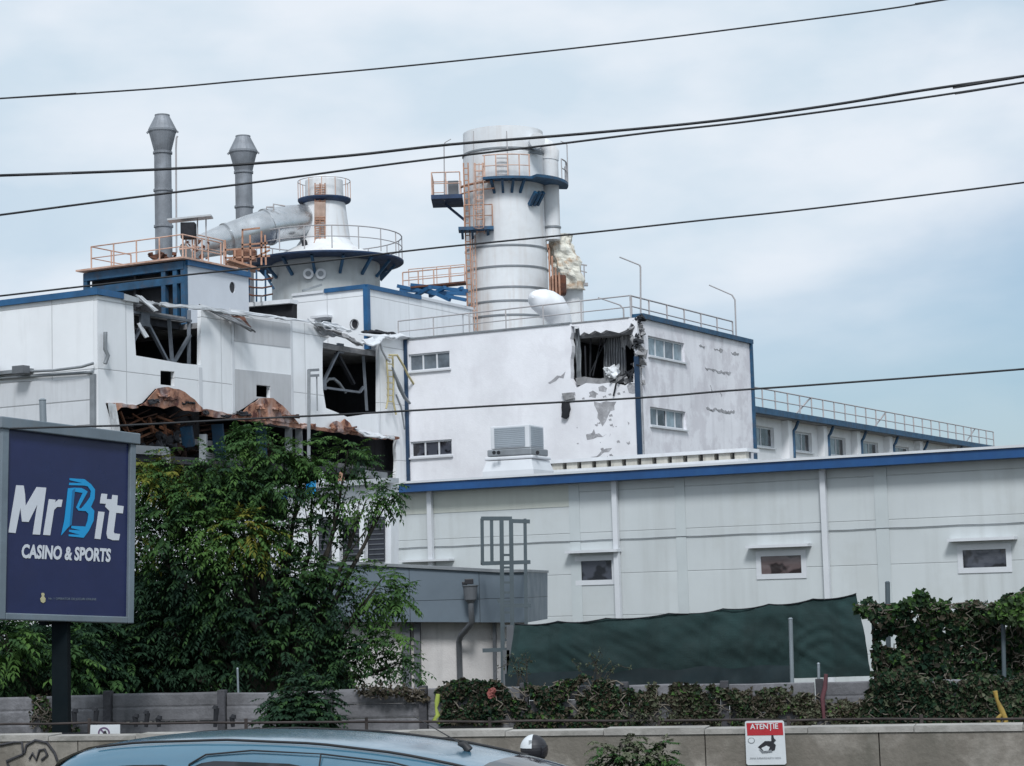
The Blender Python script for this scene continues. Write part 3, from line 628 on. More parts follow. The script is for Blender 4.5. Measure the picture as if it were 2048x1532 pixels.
# roof and storeys and hidden walls
m = MB()
def slab(mb, a0, a1, b0, b1, z, th_):   # a along B from K2, b along -A
    c_ = K2 + B * (a0 + a1) / 2 - A * (b0 + b1) / 2 + Z * z
    mb.box(c_, B * (a1 - a0), A * (b1 - b0), Z * th_)
aN0 = FL_R.st(262, 600)[0]; aN1 = FL_R.st(404, 600)[0]; aM0 = FL_R.st(640, 600)[0]; aM1 = FL_R.st(760, 600)[0]
zr = TL - 0.25
slab(m, sK1 + .2, aN0, 0.2, 26, zr, 0.2); slab(m, aN0, aN1, .75, 26, zr, 0.2); slab(m, aN1, aM0, 0.2, 26, zr - .25, 0.2); slab(m, aM0, aM1, .3, 26, zr - .25, 0.2); slab(m, aM1, 11.0, 0.2, 26, zr - .25, .2)
m.build('roof', m_conc, lb)
zf2 = FL_R.st(300, 903)[1]
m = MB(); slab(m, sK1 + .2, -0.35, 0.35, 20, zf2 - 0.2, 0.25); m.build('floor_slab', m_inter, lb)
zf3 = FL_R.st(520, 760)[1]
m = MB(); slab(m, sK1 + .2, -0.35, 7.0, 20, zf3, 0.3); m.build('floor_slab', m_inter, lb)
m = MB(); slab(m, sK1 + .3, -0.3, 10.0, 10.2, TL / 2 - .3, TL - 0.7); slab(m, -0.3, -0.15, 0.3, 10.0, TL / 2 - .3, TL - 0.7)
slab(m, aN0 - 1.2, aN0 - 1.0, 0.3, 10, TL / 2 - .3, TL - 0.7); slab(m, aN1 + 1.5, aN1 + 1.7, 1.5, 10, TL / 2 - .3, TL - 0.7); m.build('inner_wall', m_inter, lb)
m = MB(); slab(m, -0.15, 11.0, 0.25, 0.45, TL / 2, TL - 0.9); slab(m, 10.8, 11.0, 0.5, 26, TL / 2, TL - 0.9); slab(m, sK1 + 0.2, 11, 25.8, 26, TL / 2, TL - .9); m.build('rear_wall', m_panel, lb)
# trusses seen through the openings
def truss(F, segs, m_, parent, name, wd=0.14, off=-0.5, gus=()):
    m = MB()
    for x0, y0, x1, y1 in segs: m.bar(F.px(x0, y0, off + random.uniform(-.03, .03)), F.px(x1, y1, off + random.uniform(-.03, .03)), wd, wd * 0.7)
    for x, y, s_ in gus:
        a, b_ = F.st(x, y); m.rect(F, a - s_, a + s_, b_ - s_, b_ + s_, off + 0.08, 0.1)
    return m.build(name, m_, parent)
m_tr = mat('truss_grey', (0.15, 0.17, 0.20), 0.6, 0.2, var=0.2, vs=2)
truss(FL_R, [(262, 618, 402, 640), (308, 640, 274, 705), (314, 642, 358, 726), (359, 636, 365, 728), (366, 728, 400, 668), (399, 618, 399, 728), (268, 648, 288, 672), (288, 674, 276, 698)], m_tr, lb, 'roof_truss', 0.13, -0.45, ((308, 637, .24), (364, 724, .14)))
truss(FL_R, [(270, 625, 400, 645)], m_inter, lb, 'dark_beam', 0.5, -1.2)  # wide beam in the dark interior colour
truss(FL_R, [(645, 682, 756, 702), (655, 686, 664, 765), (697, 695, 663, 768), (648, 771, 738, 783), (738, 783, 745, 772), (745, 700, 752, 820)], m_tr, lb, 'roof_truss', 0.12, -0.45, ((698, 695, .2), (663, 768, .2)))
m = MB(); m.tube([FL_R.px(683, 766, -.9), FL_R.px(694, 755, -.9), FL_R.px(704, 754, -.9), FL_R.px(715, 763, -.9), FL_R.px(728, 782, -.9)], 0.07, 6); m.build('curved_pipe', m_steel, lb)
truss(FL_R, [(703, 697, 740, 765), (655, 815, 680, 765)], m_inter, lb, 'dark_brace', 0.16, -0.8)
# torn roof sheets over the openings
def flap(F, quad, offs, m_, parent, name, amp=0.15, seed=1, n=9):
    rows = []; a = PX(F, quad)
    for i in range(n + 1):
        u = i / n; row = []
        for j in range(5):
            v = j / 4
            x = (a[0][0] * (1 - u) + a[1][0] * u) * (1 - v) + (a[3][0] * (1 - u) + a[2][0] * u) * v
            z_ = (a[0][1] * (1 - u) + a[1][1] * u) * (1 - v) + (a[3][1] * (1 - u) + a[2][1] * u) * v
            o = (offs[0] * (1 - u) + offs[1] * u) * (1 - v) + (offs[3] * (1 - u) + offs[2] * u) * v
            q = V((u * 3.1, v * 2, seed * 3.3)); row.append(F.P(x + amp * .5 * noise.noise(q + V((9, 0, 0))), z_ + amp * .7 * noise.noise(q * 1.7), o + amp * noise.noise(q * 1.3)))
        rows.append(row)
    m = MB(); m.grid(rows, smooth=False); ob = m.build(name, m_, parent)
    s_ = ob.modifiers.new('solid', 'SOLIDIFY'); s_.thickness = 0.05; return ob
FL = FL_R
flap(FL, [(268, 588), (340, 602), (352, 616), (290, 606)], (-.9, -.9, .1, .1), m_corr, lb, 'torn_roof_sheet', .2, 2)
flap(FL, [(305, 606), (405, 614), (402, 622), (300, 612)], (.3, .3, .5, .5), m_sheet, lb, 'torn_roof_sheet', .12, 3)
flap(FL, [(398, 610), (450, 622), (478, 640), (410, 620)], (0, .3, .7, .2), m_sheet, lb, 'torn_roof_sheet', .12, 4)
flap(FL, [(410, 620), (455, 640), (478, 668), (470, 664)], (.2, .5, .8, .7), m_corr, lb, 'torn_roof_sheet', .10, 5)
flap(FL, [(440, 628), (480, 634), (474, 655), (452, 640)], (.1, .2, .6, .3), m_rust, lb, 'rusty_scrap', .10, 25)
flap(FL, [(268, 590), (279, 592), (306, 622), (298, 624)], (.1, .1, .25, .25), m_frame, lb, 'bent_trim', .03, 6)
flap(FL, [(270, 648), (276, 646), (291, 674), (284, 676)], (.1, .1, .15, .15), m_frame, lb, 'bent_trim', .03, 7)
flap(FL, [(452, 618), (610, 642), (610, 647), (452, 624)], (.2, .2, .25, .25), m_frame, lb, 'bent_trim', .06, 8, 16)
flap(FL, [(606, 640), (660, 652), (676, 668), (622, 650)], (.2, .4, .8, .3), m_frame, lb, 'torn_roof_sheet', .2, 9)
flap(FL, [(625, 648), (655, 664), (672, 676), (640, 672)], (.1, .2, .4, .1), m_corr, lb, 'torn_roof_sheet', .15, 10)
flap(FL, [(650, 652), (700, 668), (712, 690), (668, 668)], (-.4, -.2, .3, .3), m_conc, lb, 'torn_roof_sheet', .2, 11)
flap(FL, [(718, 678), (775, 668), (745, 682), (724, 694)], (.1, .1, .5, .5), m_frame, lb, 'torn_roof_sheet', .18, 12)
flap(FL, [(752, 664), (822, 666), (816, 676), (756, 674)], (-.8, -.6, .3, .3), m_frame, lb, 'torn_roof_sheet', .22, 13)
flap(FL, [(770, 655), (818, 660), (814, 668), (778, 664)], (-1.2, -1.2, -.4, -.4), m_dark, lb, 'charred_roof_sheet', .25, 14)
flap(FL, [(246, 582), (320, 586), (336, 604), (262, 600)], (-2.2, -2.2, -1, -1), m_corr, lb, 'torn_roof_sheet', .25, 15)
# rust sheets curled above the lower opening
def rustsheet(pp, k, o=0.14):
    m = MB(); m.prism(FL_R, jag(PX(FL_R, pp), 0.04, 0.25, k, True), o, 0.05); return m.build('rusted_sheet', m_rustl, lb)
rustsheet([(274, 812), (286, 805), (298, 790), (310, 777), (330, 774), (352, 779), (375, 794), (399, 816), (399, 823), (380, 824), (362, 822), (346, 812), (322, 818), (303, 813)], 101)
rustsheet([(470, 832), (490, 814), (514, 797), (541, 797), (560, 812), (578, 831), (592, 848), (560, 845), (530, 838), (505, 843), (482, 838)], 102)
rustsheet([(655, 850), (668, 842), (676, 846), (684, 838), (694, 846), (702, 862), (690, 866), (660, 860)], 103)
rustsheet([(399, 819), (430, 823), (470, 830), (592, 848), (660, 857), (700, 862), (752, 871), (795, 874), (795, 878), (750, 880), (700, 870), (600, 856), (470, 841), (400, 830)], 104, 0.1)
rustsheet([(212, 806), (230, 806), (274, 812), (274, 816), (240, 815), (232, 822)], 105, 0.06)
flap(FL, [(700, 858), (752, 866), (756, 878), (712, 872)], (.2, .2, .5, .4), m_frame, lb, 'torn_trim', .15, 16)
flap(FL, [(213, 806), (222, 808), (226, 870), (221, 872)], (.05, .2, .35, .1), m_sheet, lb, 'torn_trim', .05, 17)
rnd = random.Random(64)
for k in range(0, 30, 2):
    f = k / 30
    x = [300, 315, 335, 350, 370, 385, 405, 425, 445, 462, 482, 495, 512, 530, 545, 560, 575, 590, 610, 640, 665, 680, 695, 710, 730, 745, 765, 780, 320, 525][k]
    yb = [804, 800, 800, 802, 806, 818, 826, 829, 833, 836, 830, 824, 815, 812, 818, 824, 834, 846, 853, 858, 855, 853, 860, 868, 872, 876, 876, 878, 790, 806][k]
    w = rnd.uniform(6, 17); h = rnd.uniform(3, 9)
    flap(FL, [(x - w, yb - h * rnd.uniform(.4, 1)), (x + w, yb - h * rnd.uniform(.3, 1)), (x + w * .8, yb + h * rnd.uniform(.2, .8)), (x - w * .9, yb + h * rnd.uniform(.1, .8))], (.15, .15, rnd.uniform(.16, .28), rnd.uniform(.16, .28)), rnd.choice([m_rust, m_rustl, m_rustl, m_rust, m_sheet, m_dark, m_dark]), lb, 'crumpled_scrap', .09, 400 + k, 8)
m_drust = mat('dark_rust', (.06, .03, .022), .95, var=.4, vs=2)  # darker rust for the wreckage inside
# wreckage inside the lower opening
rnd = random.Random(31)
m = MB()
for x0, y0, x1, y1 in ((268, 820, 296, 880), (276, 818, 300, 878), (285, 850, 345, 832), (296, 876, 350, 852), (300, 884, 352, 860), (296, 866, 340, 850), (305, 880, 300, 892), (340, 832, 348, 860), (350, 830, 395, 846), (360, 860, 430, 866), (372, 842, 368, 880), (390, 848, 386, 870), (330, 822, 388, 870)):
    m.bar(FL_R.px(x0, y0, -rnd.uniform(.6, 1.6)), FL_R.px(x1, y1, -rnd.uniform(.6, 1.6)), rnd.uniform(.05, .10))
m.build('fallen_framework', mat('dark_orange', (.24, .10, .05), .85, var=.4, vs=2, blot=.6, bcol=(.05, .02, .015), bsc=2), lb)  # darker orange for the bars inside
m = MB()
for i in range(110):
    x = rnd.uniform(262, 500); y = rnd.uniform(822, 892); a_ = rnd.uniform(-.6, .6); L = rnd.uniform(8, 45)
    m.bar(FL_R.px(x, y, -rnd.uniform(1, 3.5)), FL_R.px(x + L * math.cos(a_), y + L * math.sin(a_), -rnd.uniform(1, 3.5)), rnd.uniform(.03, .07))
m.build('rusty_bars', m_drust, lb)
chunks(FL_R, [(262, 885, 470, 905), (470, 880, 600, 925)], 51, m_drust, 'rubble_heap', lb, 26, 0.45, -1.2)
chunks(FL_R, [(340, 866, 385, 892), (300, 884, 400, 905)], 52, m_inter, 'rubble_heap', lb, 20, 0.28, -0.7)
m = MB()
for x0, y0, x1, y1 in ((260, 897, 345, 902), (345, 897, 347, 925), (420, 868, 420, 925), (590, 905, 590, 850), (610, 857, 612, 920), (545, 840, 600, 850), (730, 946, 782, 952)):
    m = MB(); m.bar(FL_R.px(x0, y0, -.3), FL_R.px(x1, y1, -.3), .26, .3); m.build('column' if abs(x1 - x0) < 10 else 'beam', m_steel, lb)
m = MB()
for x0, y0, x1, y1 in ((412, 850, 418, 890), (474, 845, 480, 920), (560, 850, 562, 930)):
    m = MB(); m.bar(FL_R.px(x0, y0, -.9), FL_R.px(x1, y1, -.9), .4); m.build('column', m_bluesteel, lb)
m = MB()
for x0, y0, x1, y1 in ((450, 905, 530, 912), (455, 916, 540, 924), (700, 925, 790, 938), (395, 876, 470, 884)): m.bar(FL_R.px(x0, y0, -1.1), FL_R.px(x1, y1, -1.1), .2)
m.build('fallen_beam', m_conc, lb)
# bent yellow ladder and cables hanging on the wall by the second opening
th = thing('bent_ladder', 'bent pale yellow ladder hanging on the white wall beside the blue corner trim', 'ladder', FL_R.px(775, 810, .2))
m = MB(); m.tube([FL_R.px(x, y, .25) for x, y in ((762, 712), (766, 760), (766, 800), (762, 818))], .04, 6); m.build('stile', m_yellow, th)
m = MB(); m.tube([FL_R.px(x, y, .25) for x, y in ((775, 712), (777, 760), (776, 802), (782, 830))], .04, 6); m.build('stile', m_yellow, th)
for i in range(8):
    m = MB(); y = 716 + i * 12.5; m.bar(FL_R.px(764, y, .25), FL_R.px(776, y + 1, .25), .045); m.build('rung', m_yellow, th)
m = MB(); m.tube([FL_R.px(x, y, .4) for x, y in ((762, 712), (778, 712), (792, 735), (800, 752), (813, 772), (825, 780))], .05, 6); m.build('bent_stile', m_yellow, th)
m = MB(); m.tube([FL_R.px(x, y, .3) for x, y in ((780, 790), (790, 815), (797, 860))], .04, 6); m.build('bent_stile', m_steel, th)
o = MB(); o.tube([FL_R.px(x, y, .35) for x, y in ((770, 735), (776, 752), (785, 775), (795, 796), (806, 808))], [.04, .06, .1, .08, .05], 6); tag(o.build('hanging_strip', m_steel), 'dark strip of cladding curling off the wall beside the bent ladder', 'strip')
o = MB(); o.tube([FL_R.px(x, y, .3) for x, y in ((748, 685), (752, 700), (760, 716), (768, 724))], .06, 6); tag(o.build('hanging_strip', m_frame), 'white strip dangling at the top right of the second torn opening', 'strip')
th = thing('vent_pole', 'thin dark pole with short arms rising in front of the white panels', 'pole', FL_R.px(592, 930, .6))
m = MB(); m.bar(FL_R.px(592, 742, .6), FL_R.px(592, 930, .6), .12); m.build('pole', m_steel, th)
for y in (743, 754):
    m = MB(); m.bar(FL_R.px(592, y, .6), FL_R.px(611, y - 1, .6), .1); m.build('arm', m_steel, th)
m = MB(); m.bar(FL_R.px(608, 755, .6), FL_R.px(609, 824, .6), .05); m.build('wire', m_steel, th)
#--TOPS--
ROOFZ = TL - 0.15
# ================================================================== steel framed deck block, upper left
KA = at(372, 600, 80); KA.z = 0
FA_L = Face(KA, A); FA_R = Face(KA, B)
zA = FA_L.st(372, 522)[1]; aL = FA_L.st(172, 550)[0]; aR = FA_R.st(497, 560)[0]
sb_ = thing('steel_deck_block', 'blue steel frame block with rusty deck and white side wall with a round hole', 'building', V((KA.x, KA.y, ROOFZ)))
m = MB(); hc = FA_R.st(465, 575); hr = 0.24
m.prism(FA_R, [(0.12, ROOFZ), (aR, ROOFZ), (aR, zA), (0.12, zA)], 0, 0.15, [[(hc[0] + .2 * math.cos(i * .5236), hc[1] + hr * math.sin(i * .5236)) for i in range(12)]]); m.build('wall', mat('grey_white_panel', (0.60, 0.63, 0.68), .5, var=.05, vs=.4), sb_)
m = MB(); m.prism(FA_R, [(hc[0] + .22 * math.cos(i * .5236), hc[1] + .26 * math.sin(i * .5236)) for i in range(12)], -.05, .05); m.build('shade_disc', m_black, sb_)  # black disc, the hole's inner darkness put into its colour
m = MB(); m.rect(FA_R, 0, aR, ROOFZ, zA, -2.5, .1); m.rect(FA_L, aL + .05, -0.2, ROOFZ, zA - .1, -.3, .1); m.build('inner_wall', m_dark, sb_)  # black sheets added so the open frame looks dark inside
m = MB(); m.rect(FA_L, FA_L.st(310, 560)[0], FA_L.st(328, 560)[0], ROOFZ, zA - .6, -.4, .1); m.build('pale_panel', m_frame, sb_)
m = MB(); m.bar(FA_L.P(aL, zA - .16), FA_L.P(0, zA - .16), .3, .32); m.bar(FA_L.P(aL, zA - .75), FA_L.P(0, zA - .72), .25, .3); m.build('beam', m_bluesteel, sb_)
for a_ in (aL + .05, FA_L.st(330, 550)[0], FA_L.st(353, 550)[0], -.06):
    m = MB(); m.bar(FA_L.P(a_, ROOFZ, .02), FA_L.P(a_, zA - .02, .02), .2, .2, A); m.build('column', m_bluesteel, sb_)
m = MB(); m.bar(FA_R.P(0, zA - .05, .05), FA_R.P(aR, zA - .05, .05), .14, .2); m.build('beam', m_blue, sb_)
m = MB(); m.box(FA_L.P(aL / 2, zA + .09, -1.4), A * (-aL + .4), FA_L.n * 3.6, Z * .07); m.build('deck', m_pink, sb_)
railing('deck_railing', 'faded orange railing along the top of the blue steel deck block', [FA_L.P(aL + .2, zA + .15, -2.6), FA_L.P(aL + .2, zA + .15, -.1), FA_L.P(-.2, zA + .15, -.1), FA_R.P(aR * .62, zA + .15, -.2)], .95, 1.15, m_pink, 'railings on the factory roofs', r=.028)
railing('deck_railing', 'short faded orange railing behind the dark box on the steel deck', [at(385, 515, 84), at(448, 528, 86)], 1.0, .9, m_pink, 'railings on the factory roofs', r=.028)
# burnt cabinet with canopy on the deck
th = thing('burnt_cabinet', 'blackened cabinet under a flat tin canopy on the steel deck', 'cabinet', FA_L.P(.3, zA + .2, -1.4))
Yc = FA_L.P(0, 0, -1.4).y
p0 = at(363, 478, Yc); p1 = at(391, 446, Yc); pb = at(377, 512, Yc)
m = MB(); m.box(V(((p0.x + p1.x) / 2, Yc, (p0.z + p1.z) / 2)), (abs(p1.x - p0.x), 0, 0), (0, .5, 0), (0, 0, abs(p1.z - p0.z))); m.build('box', m_dark, th, bevel=.02)
m = MB()
for x in (366, 372, 385, 390): m.bar(at(x, 478, Yc), at(x, 518, Yc), .05)
m.bar(at(358, 498, Yc), at(398, 494, Yc), .06); m.build('stand', m_pink, th)
m = MB(); m.bar(at(337, 442, Yc), at(424, 433, Yc), .7, .07); m.build('canopy', m_sheet, th)
for x in (395, 412):
    m = MB(); m.bar(at(x, 438, Yc), at(x, 500, Yc), .05); m.build('post', m_greyrail, th)
chunks(Face(at(380, 500, Yc + .5), V((1, 0, 0))), [(366, 484, 420, 516)], 61, m_rustl, 'scrap', th, 12, .16)
# low grey slab building between the blocks
th = thing('roof_house', 'low dark roof house with a white ledge behind the torn roof edge', 'roof house', V((FA_R.P(aR, 0).x, FA_R.P(aR, 0).y, ROOFZ)))
Fh = Face(at(500, 630, 86), A)
m = MB(); m.prism(Fh, PX(Fh, [(400, 622), (586, 607), (586, 660), (400, 660)]), 0, .3); m.build('shade_sheet', m_dark, th)  # sheet under the ledge, the opening's shade put into its black
m = MB(); m.prism(Fh, PX(Fh, [(396, 616), (587, 599), (587, 607), (396, 624)]), .25, .6); m.build('ledge', m_white, th)
m = MB()
for x in (455, 470, 487, 503, 520, 535): y = 614 - (x - 396) * .093; m.bar(Fh.px(x, y + 6, .45), Fh.px(x, y - 6, .45), .07)
m.build('stub', m_steel, th)
# ladder cage frame between block and vessel
th = thing('access_tower', 'dark pipe frame with red hoops between the white block and the round vessel', 'scaffold', at(515, 605, 88))
m = MB()
for x in (498, 513, 531): m.bar(at(x, 540, 88), at(x, 604, 88), .07)
m.bar(at(531, 550, 88), at(548, 578, 88), .1); m.build('upright', m_bluesteel, th)
for y in (556, 572, 588):
    m = MB(); m.tube([at(496, y, 88), at(505, y + 3, 87.5), at(525, y + 4, 87.5), at(545, y, 88)], .04, 6); m.build('hoop', m_rust, th)

# ================================================================== upper white block (corner at 733)
KB = at(733, 600, 86); KB.z = 0
FB_L = Face(KB, A); FB_R = Face(KB, B)
zB = FB_L.st(733, 574)[1]; bL = FB_L.st(585, 600)[0]; bR = FB_R.st(945, 620)[0]
ub = thing('upper_block', 'white panelled upper block with bright blue corner and round black vent', 'building', V((KB.x, KB.y, ROOFZ)))
def disc(F, x, y, r): a, b_ = F.st(x, y); return [(a + r * .85 * math.cos(i * .3927), b_ + r * math.sin(i * .3927)) for i in range(16)]
wv = (FB_L.st(640, 650)[0], FB_L.st(663, 650)[0], FB_L.st(650, 661)[1], FB_L.st(650, 638)[1])
m = MB(); m.prism(FB_L, [(bL, ROOFZ), (0, ROOFZ), (0, zB), (bL, zB - .02)], 0, .15, [disc(FB_L, 709, 648, .19), rc(*wv)]); m.build('wall', m_panel, ub)
m = MB(); m.prism(FB_L, disc(FB_L, 709, 648, .2), -.05, .05); m.build('shade_disc', m_black, ub)  # black disc painted for the dark depth of the round hole
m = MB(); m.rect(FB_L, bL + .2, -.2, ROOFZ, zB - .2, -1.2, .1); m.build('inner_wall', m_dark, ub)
m = MB(); m.tube([FB_L.px(709, 648, -.1), FB_L.px(709, 648, .05)], .21, 16, cap=False); m.build('vent_ring', m_dark, ub)
window(FB_L, ub, *wv, 1, m_frame, g_grey, rec=.06, fw=.04)
m = MB(); m.rect(FB_L, FB_L.st(631, 635)[0], FB_L.st(665, 635)[0], wv[3] + .03, wv[3] + .12, .4, .4); m.build('window_hood', m_frame, ub)
m = MB(); m.prism(FB_R, [(.16, ROOFZ), (bR, ROOFZ), (bR, zB), (.16, zB)], 0, .15); m.build('wall', m_panel, ub)
m = MB(); m.rect(FB_L, bL, 0, ROOFZ, zB - .3, -8, .15); m.box(FB_L.P(bL + .1, (ROOFZ + zB - .3) / 2, -4), A * .15, FB_L.n * 7.5, Z * (zB - .3 - ROOFZ)); m.build('rear_wall', m_panel, ub)
m = MB(); m.box(FB_L.P(bL / 2, zB - .2, -4.2), A * (-bL - .4), FB_L.n * 7.8, Z * .1); m.build('roof', m_conc, ub)
m = MB(); m.box(KB + (FB_L.n + FB_R.n) * .02 + Z * (zB + ROOFZ) / 2, A * .22, B * .22, Z * (zB - ROOFZ)); m.build('corner_trim', m_blue, ub)
m = MB(); m.rect(FB_L, FB_L.st(650, 580)[0], 0, zB - .06, zB + .12, .08, .3); m.build('roof_trim', m_blue, ub)
m = MB(); m.rect(FB_L, bL, FB_L.st(648, 580)[0], zB - .04, zB + .07, .06, .3); m.build('roof_trim', m_frame, ub)
m = MB(); m.rect(FB_R, 0, FB_R.st(840, 590)[0], zB - .06, zB + .12, .08, .3); m.build('roof_trim', m_blue, ub)
m = MB(); m.rect(FB_R, FB_R.st(841, 590)[0], bR, zB - .04, zB + .08, .06, .3); m.build('roof_trim', m_frame, ub)
m = MB(); m.bar(FB_L.px(606, 582, .05) , FB_L.px(628, 566, -.6), .09); m.build('strut', m_steel, ub)
# blue trussed gangway behind
th = thing('gangway', 'blue steel gangway between the round vessel and the tall white tower', 'gangway', at(870, 600, 94))
m = MB()
for x0, y0, x1, y1 in ((795, 572, 932, 600), (800, 580, 932, 588), (822, 570, 935, 582), (830, 592, 860, 575), (860, 592, 890, 575), (890, 595, 925, 576), (840, 572, 900, 600)):
    m.bar(at(x0, y0, 94), at(x1, y1, 93), .16)
m.build('truss', m_blue, th)
m = MB(); m.bar(at(822, 577, 94), at(932, 566, 94), .8, .08); m.build('deck', m_rust, th)
railing('gangway_railing', 'orange pink railing along the blue gangway left of the tall tower', [at(806, 578, 94), at(930, 566, 94)], at(806, 545, 94).z - at(806, 578, 94).z, .72, m_pink, 'railings on the factory roofs', r=.032)
railing('gangway_railing', 'thin orange pink railing on the far side of the blue gangway', [at(818, 572, 97), at(930, 562, 97)], .8, .72, m_pink, 'railings on the factory roofs', r=.022)

# ================================================================== chimneys
def chimney(label, x, ytop, yb, Y, seams_y):
    bse = at(x, yb, Y); sc_ = Y / FPX; bse_z = ROOFZ
    th = thing('chimney', label, 'chimney', V((bse.x, bse.y, bse_z)), 'grey metal chimneys')
    z = lambda y: at(x, y, Y).z
    zt_ = z(ytop); r = 17.5 * sc_
    m = MB(); m.lathe(bse.x, Y, [(r, bse_z), (r, zt_ - 75 * sc_)], 20); m.build('shaft', m_chim, th)
    m = MB(); m.lathe(bse.x, Y, [(r, zt_ - 75 * sc_), (r * 1.05, zt_ - 72 * sc_), (27 * sc_, zt_ - 38 * sc_), (29 * sc_, zt_ - 35 * sc_), (29 * sc_, zt_ - 31 * sc_), (15 * sc_, zt_ - 3 * sc_), (15.5 * sc_, zt_), (13 * sc_, zt_), (13 * sc_, zt_ - 15 * sc_)], 20, smooth=False); m.build('cowl', m_chim, th)
    for y in seams_y:
        m = MB(); m.lathe(bse.x, Y, [(r * .98, z(y) - 3 * sc_), (r * 1.13, z(y) - 2 * sc_), (r * 1.13, z(y) + 2 * sc_), (r * .98, z(y) + 3 * sc_)], 20, smooth=False); m.build('flange', m_chim, th)
    for s_ in (-1, 1):
        m = MB(); m.bar(V((bse.x + s_ * 28 * sc_, Y, zt_ - 33 * sc_)), V((bse.x + s_ * 32 * sc_, Y, zt_ - 37 * sc_)), .08); m.build('lug', m_chim, th)
    return th
c1 = chimney('taller grey metal chimney beside a thin pipe, at the left', 328, 230, 520, 96, (306, 381, 453))
m = MB(); m.tube([at(355, 272, 95.7), at(353, 276, 95.7), at(352, 295, 95.7), at(353, 505, 95.7)], .045, 6); m.build('thin_pipe', m_greyrail, c1)
chunks(Face(at(330, 512, 95), V((1, 0, 0))), [(302, 506, 352, 522)], 62, m_rust, 'rusty_collar', c1, 16, .3)
chimney('shorter grey metal chimney rising behind the silver duct', 490, 272, 520, 100, (345, 414))

# ================================================================== silver duct
th = thing('silver_duct', 'fat dented silver duct sloping up to the white cone vessel', 'duct', at(470, 500, 92))
m = MB(); pts = [at(372, 506, 90), at(400, 494, 90.5), at(440, 482, 91.5), at(500, 464, 92.5), at(540, 452, 93), at(575, 446, 94), at(622, 442, 95)]
rr = [.45, .52, .66, .78, .80, .82, .82]
m.tube(pts, rr, 24); m.build('pipe', m_duct, th)
for i, (x, y, Y, r_) in enumerate(((455, 478, 91.7, .70), (535, 454, 93, .82))):
    m = MB(); p = at(x, y, Y); d = (pts[4] - pts[2]).normalized(); m.tube([p - d * .06, p + d * .06], r_ + .05, 24); m.build('collar', m_duct, th)
th = thing('pipe_stand', 'orange rusty platform frame under the silver duct', 'platform', at(490, 530, 90))
m = MB()
for x0, y0, x1, y1 in ((450, 480, 452, 530), (485, 458, 485, 528), (500, 470, 502, 535), (523, 462, 523, 530), (530, 470, 532, 530), (483, 490, 535, 486), (450, 500, 540, 494), (450, 516, 540, 512), (484, 460, 520, 456), (500, 520, 540, 500), (452, 528, 500, 538), (470, 500, 470, 530)):
    m.bar(at(x0, y0, 90), at(x1, y1, 90), .075)
m.build('frame', m_orange, th)
m = MB(); m.bar(at(455, 522, 90), at(515, 541, 90.5), .9, .1); m.build('deck', m_orange, th)
m = MB(); q = at(490, 512, 90.6); m.box(q, (1.0, 0, 0), (0, .6, 0), (0, 0, .5)); m.build('hopper', m_rustl, th, bevel=.03)
th = thing('duct_instruments', 'small bent vent pipes standing on top of the silver duct', 'vent pipes', at(545, 440, 92))
for pp in ([(527, 440), (527, 425), (533, 424), (535, 432)], [(547, 440), (547, 408), (570, 412)], [(547, 414), (533, 414), (533, 418)]):
    m = MB(); m.tube([at(x, y, 92.6) for x, y in pp], .04, 6); m.build('pipe', m_greyrail, th)

# ================================================================== cone vessel
Yv = 95.0; sv = Yv / FPX; pc = at(652, 560, Yv); vx = pc.x
vz = lambda y: at(652, y, Yv).z
th = thing('cone_vessel', 'squat round white vessel with a tapering top and wide dark blue collar deck', 'tank', V((vx, Yv, ROOFZ)))
m = MB(); m.lathe(vx, Yv, [(109 * sv, ROOFZ), (109 * sv, vz(533)), (106 * sv, vz(524))], 48); m.build('drum', mat('drum_concrete', (0.46, 0.49, 0.50), .7, var=.12, vs=.8, streak=.6, scol=(.25, .25, .24), ss=(2, 2, .3)), th)
m = MB(); m.lathe(vx, Yv, [(106 * sv, vz(518)), (85 * sv, vz(506)), (60 * sv, vz(494)), (51 * sv, vz(482)), (42 * sv, vz(405)), (41 * sv, vz(400)), (39 * sv, vz(398)), (38 * sv, vz(362)), (33 * sv, vz(357)), (30 * sv, vz(356))], 48); m.build('cone', m_tank, th)
m = MB(); zd = vz(531)
m.lathe(vx, Yv, [(104 * sv, zd), (156 * sv, zd + .02), (158 * sv, zd + .06), (158 * sv, zd + .13), (154 * sv, zd + .15), (100 * sv, zd + .22)], 56, smooth=False, cap=False); m.build('collar_deck', m_bluedeck, th)
for i in range(14):
    a_ = i * 2 * math.pi / 14 + .12; d = V((math.cos(a_), math.sin(a_), 0))
    m = MB(); m.bar(V((vx, Yv, vz(562))) + d * 110 * sv, V((vx, Yv, zd)) + d * 140 * sv, .12); m.build('bracket', m_bluesteel, th)
c0 = V((vx, Yv, 0)); ring = [c0 + V((math.cos(i * math.pi / 18), math.sin(i * math.pi / 18), 0)) * 155 * sv + Z * (zd + .22) for i in range(37)]
m = MB(); m.tube([p + Z * 1.05 for p in ring], .028, 6, cap=False); m.build('hand_rail', m_greyrail, th)
m = MB(); m.tube([p + Z * .55 for p in ring], .022, 6, cap=False); m.build('hand_rail', m_greyrail, th)
for i in range(0, 36, 2):
    m = MB(); m.bar(ring[i], ring[i] + Z * 1.05, .05); m.build('post', m_greyrail, th)
z2 = vz(404)
m = MB(); m.lathe(vx, Yv, [(40 * sv, z2 - .12), (52 * sv, z2 - .02), (54 * sv, z2 + .06), (54 * sv, z2 + .12), (38 * sv, z2 + .12)], 32, smooth=False, cap=False); m.build('upper_deck', m_bluedeck, th)
ring = [c0 + V((math.cos(i * math.pi / 12), math.sin(i * math.pi / 12), 0)) * 53 * sv + Z * (z2 + .12) for i in range(25)]
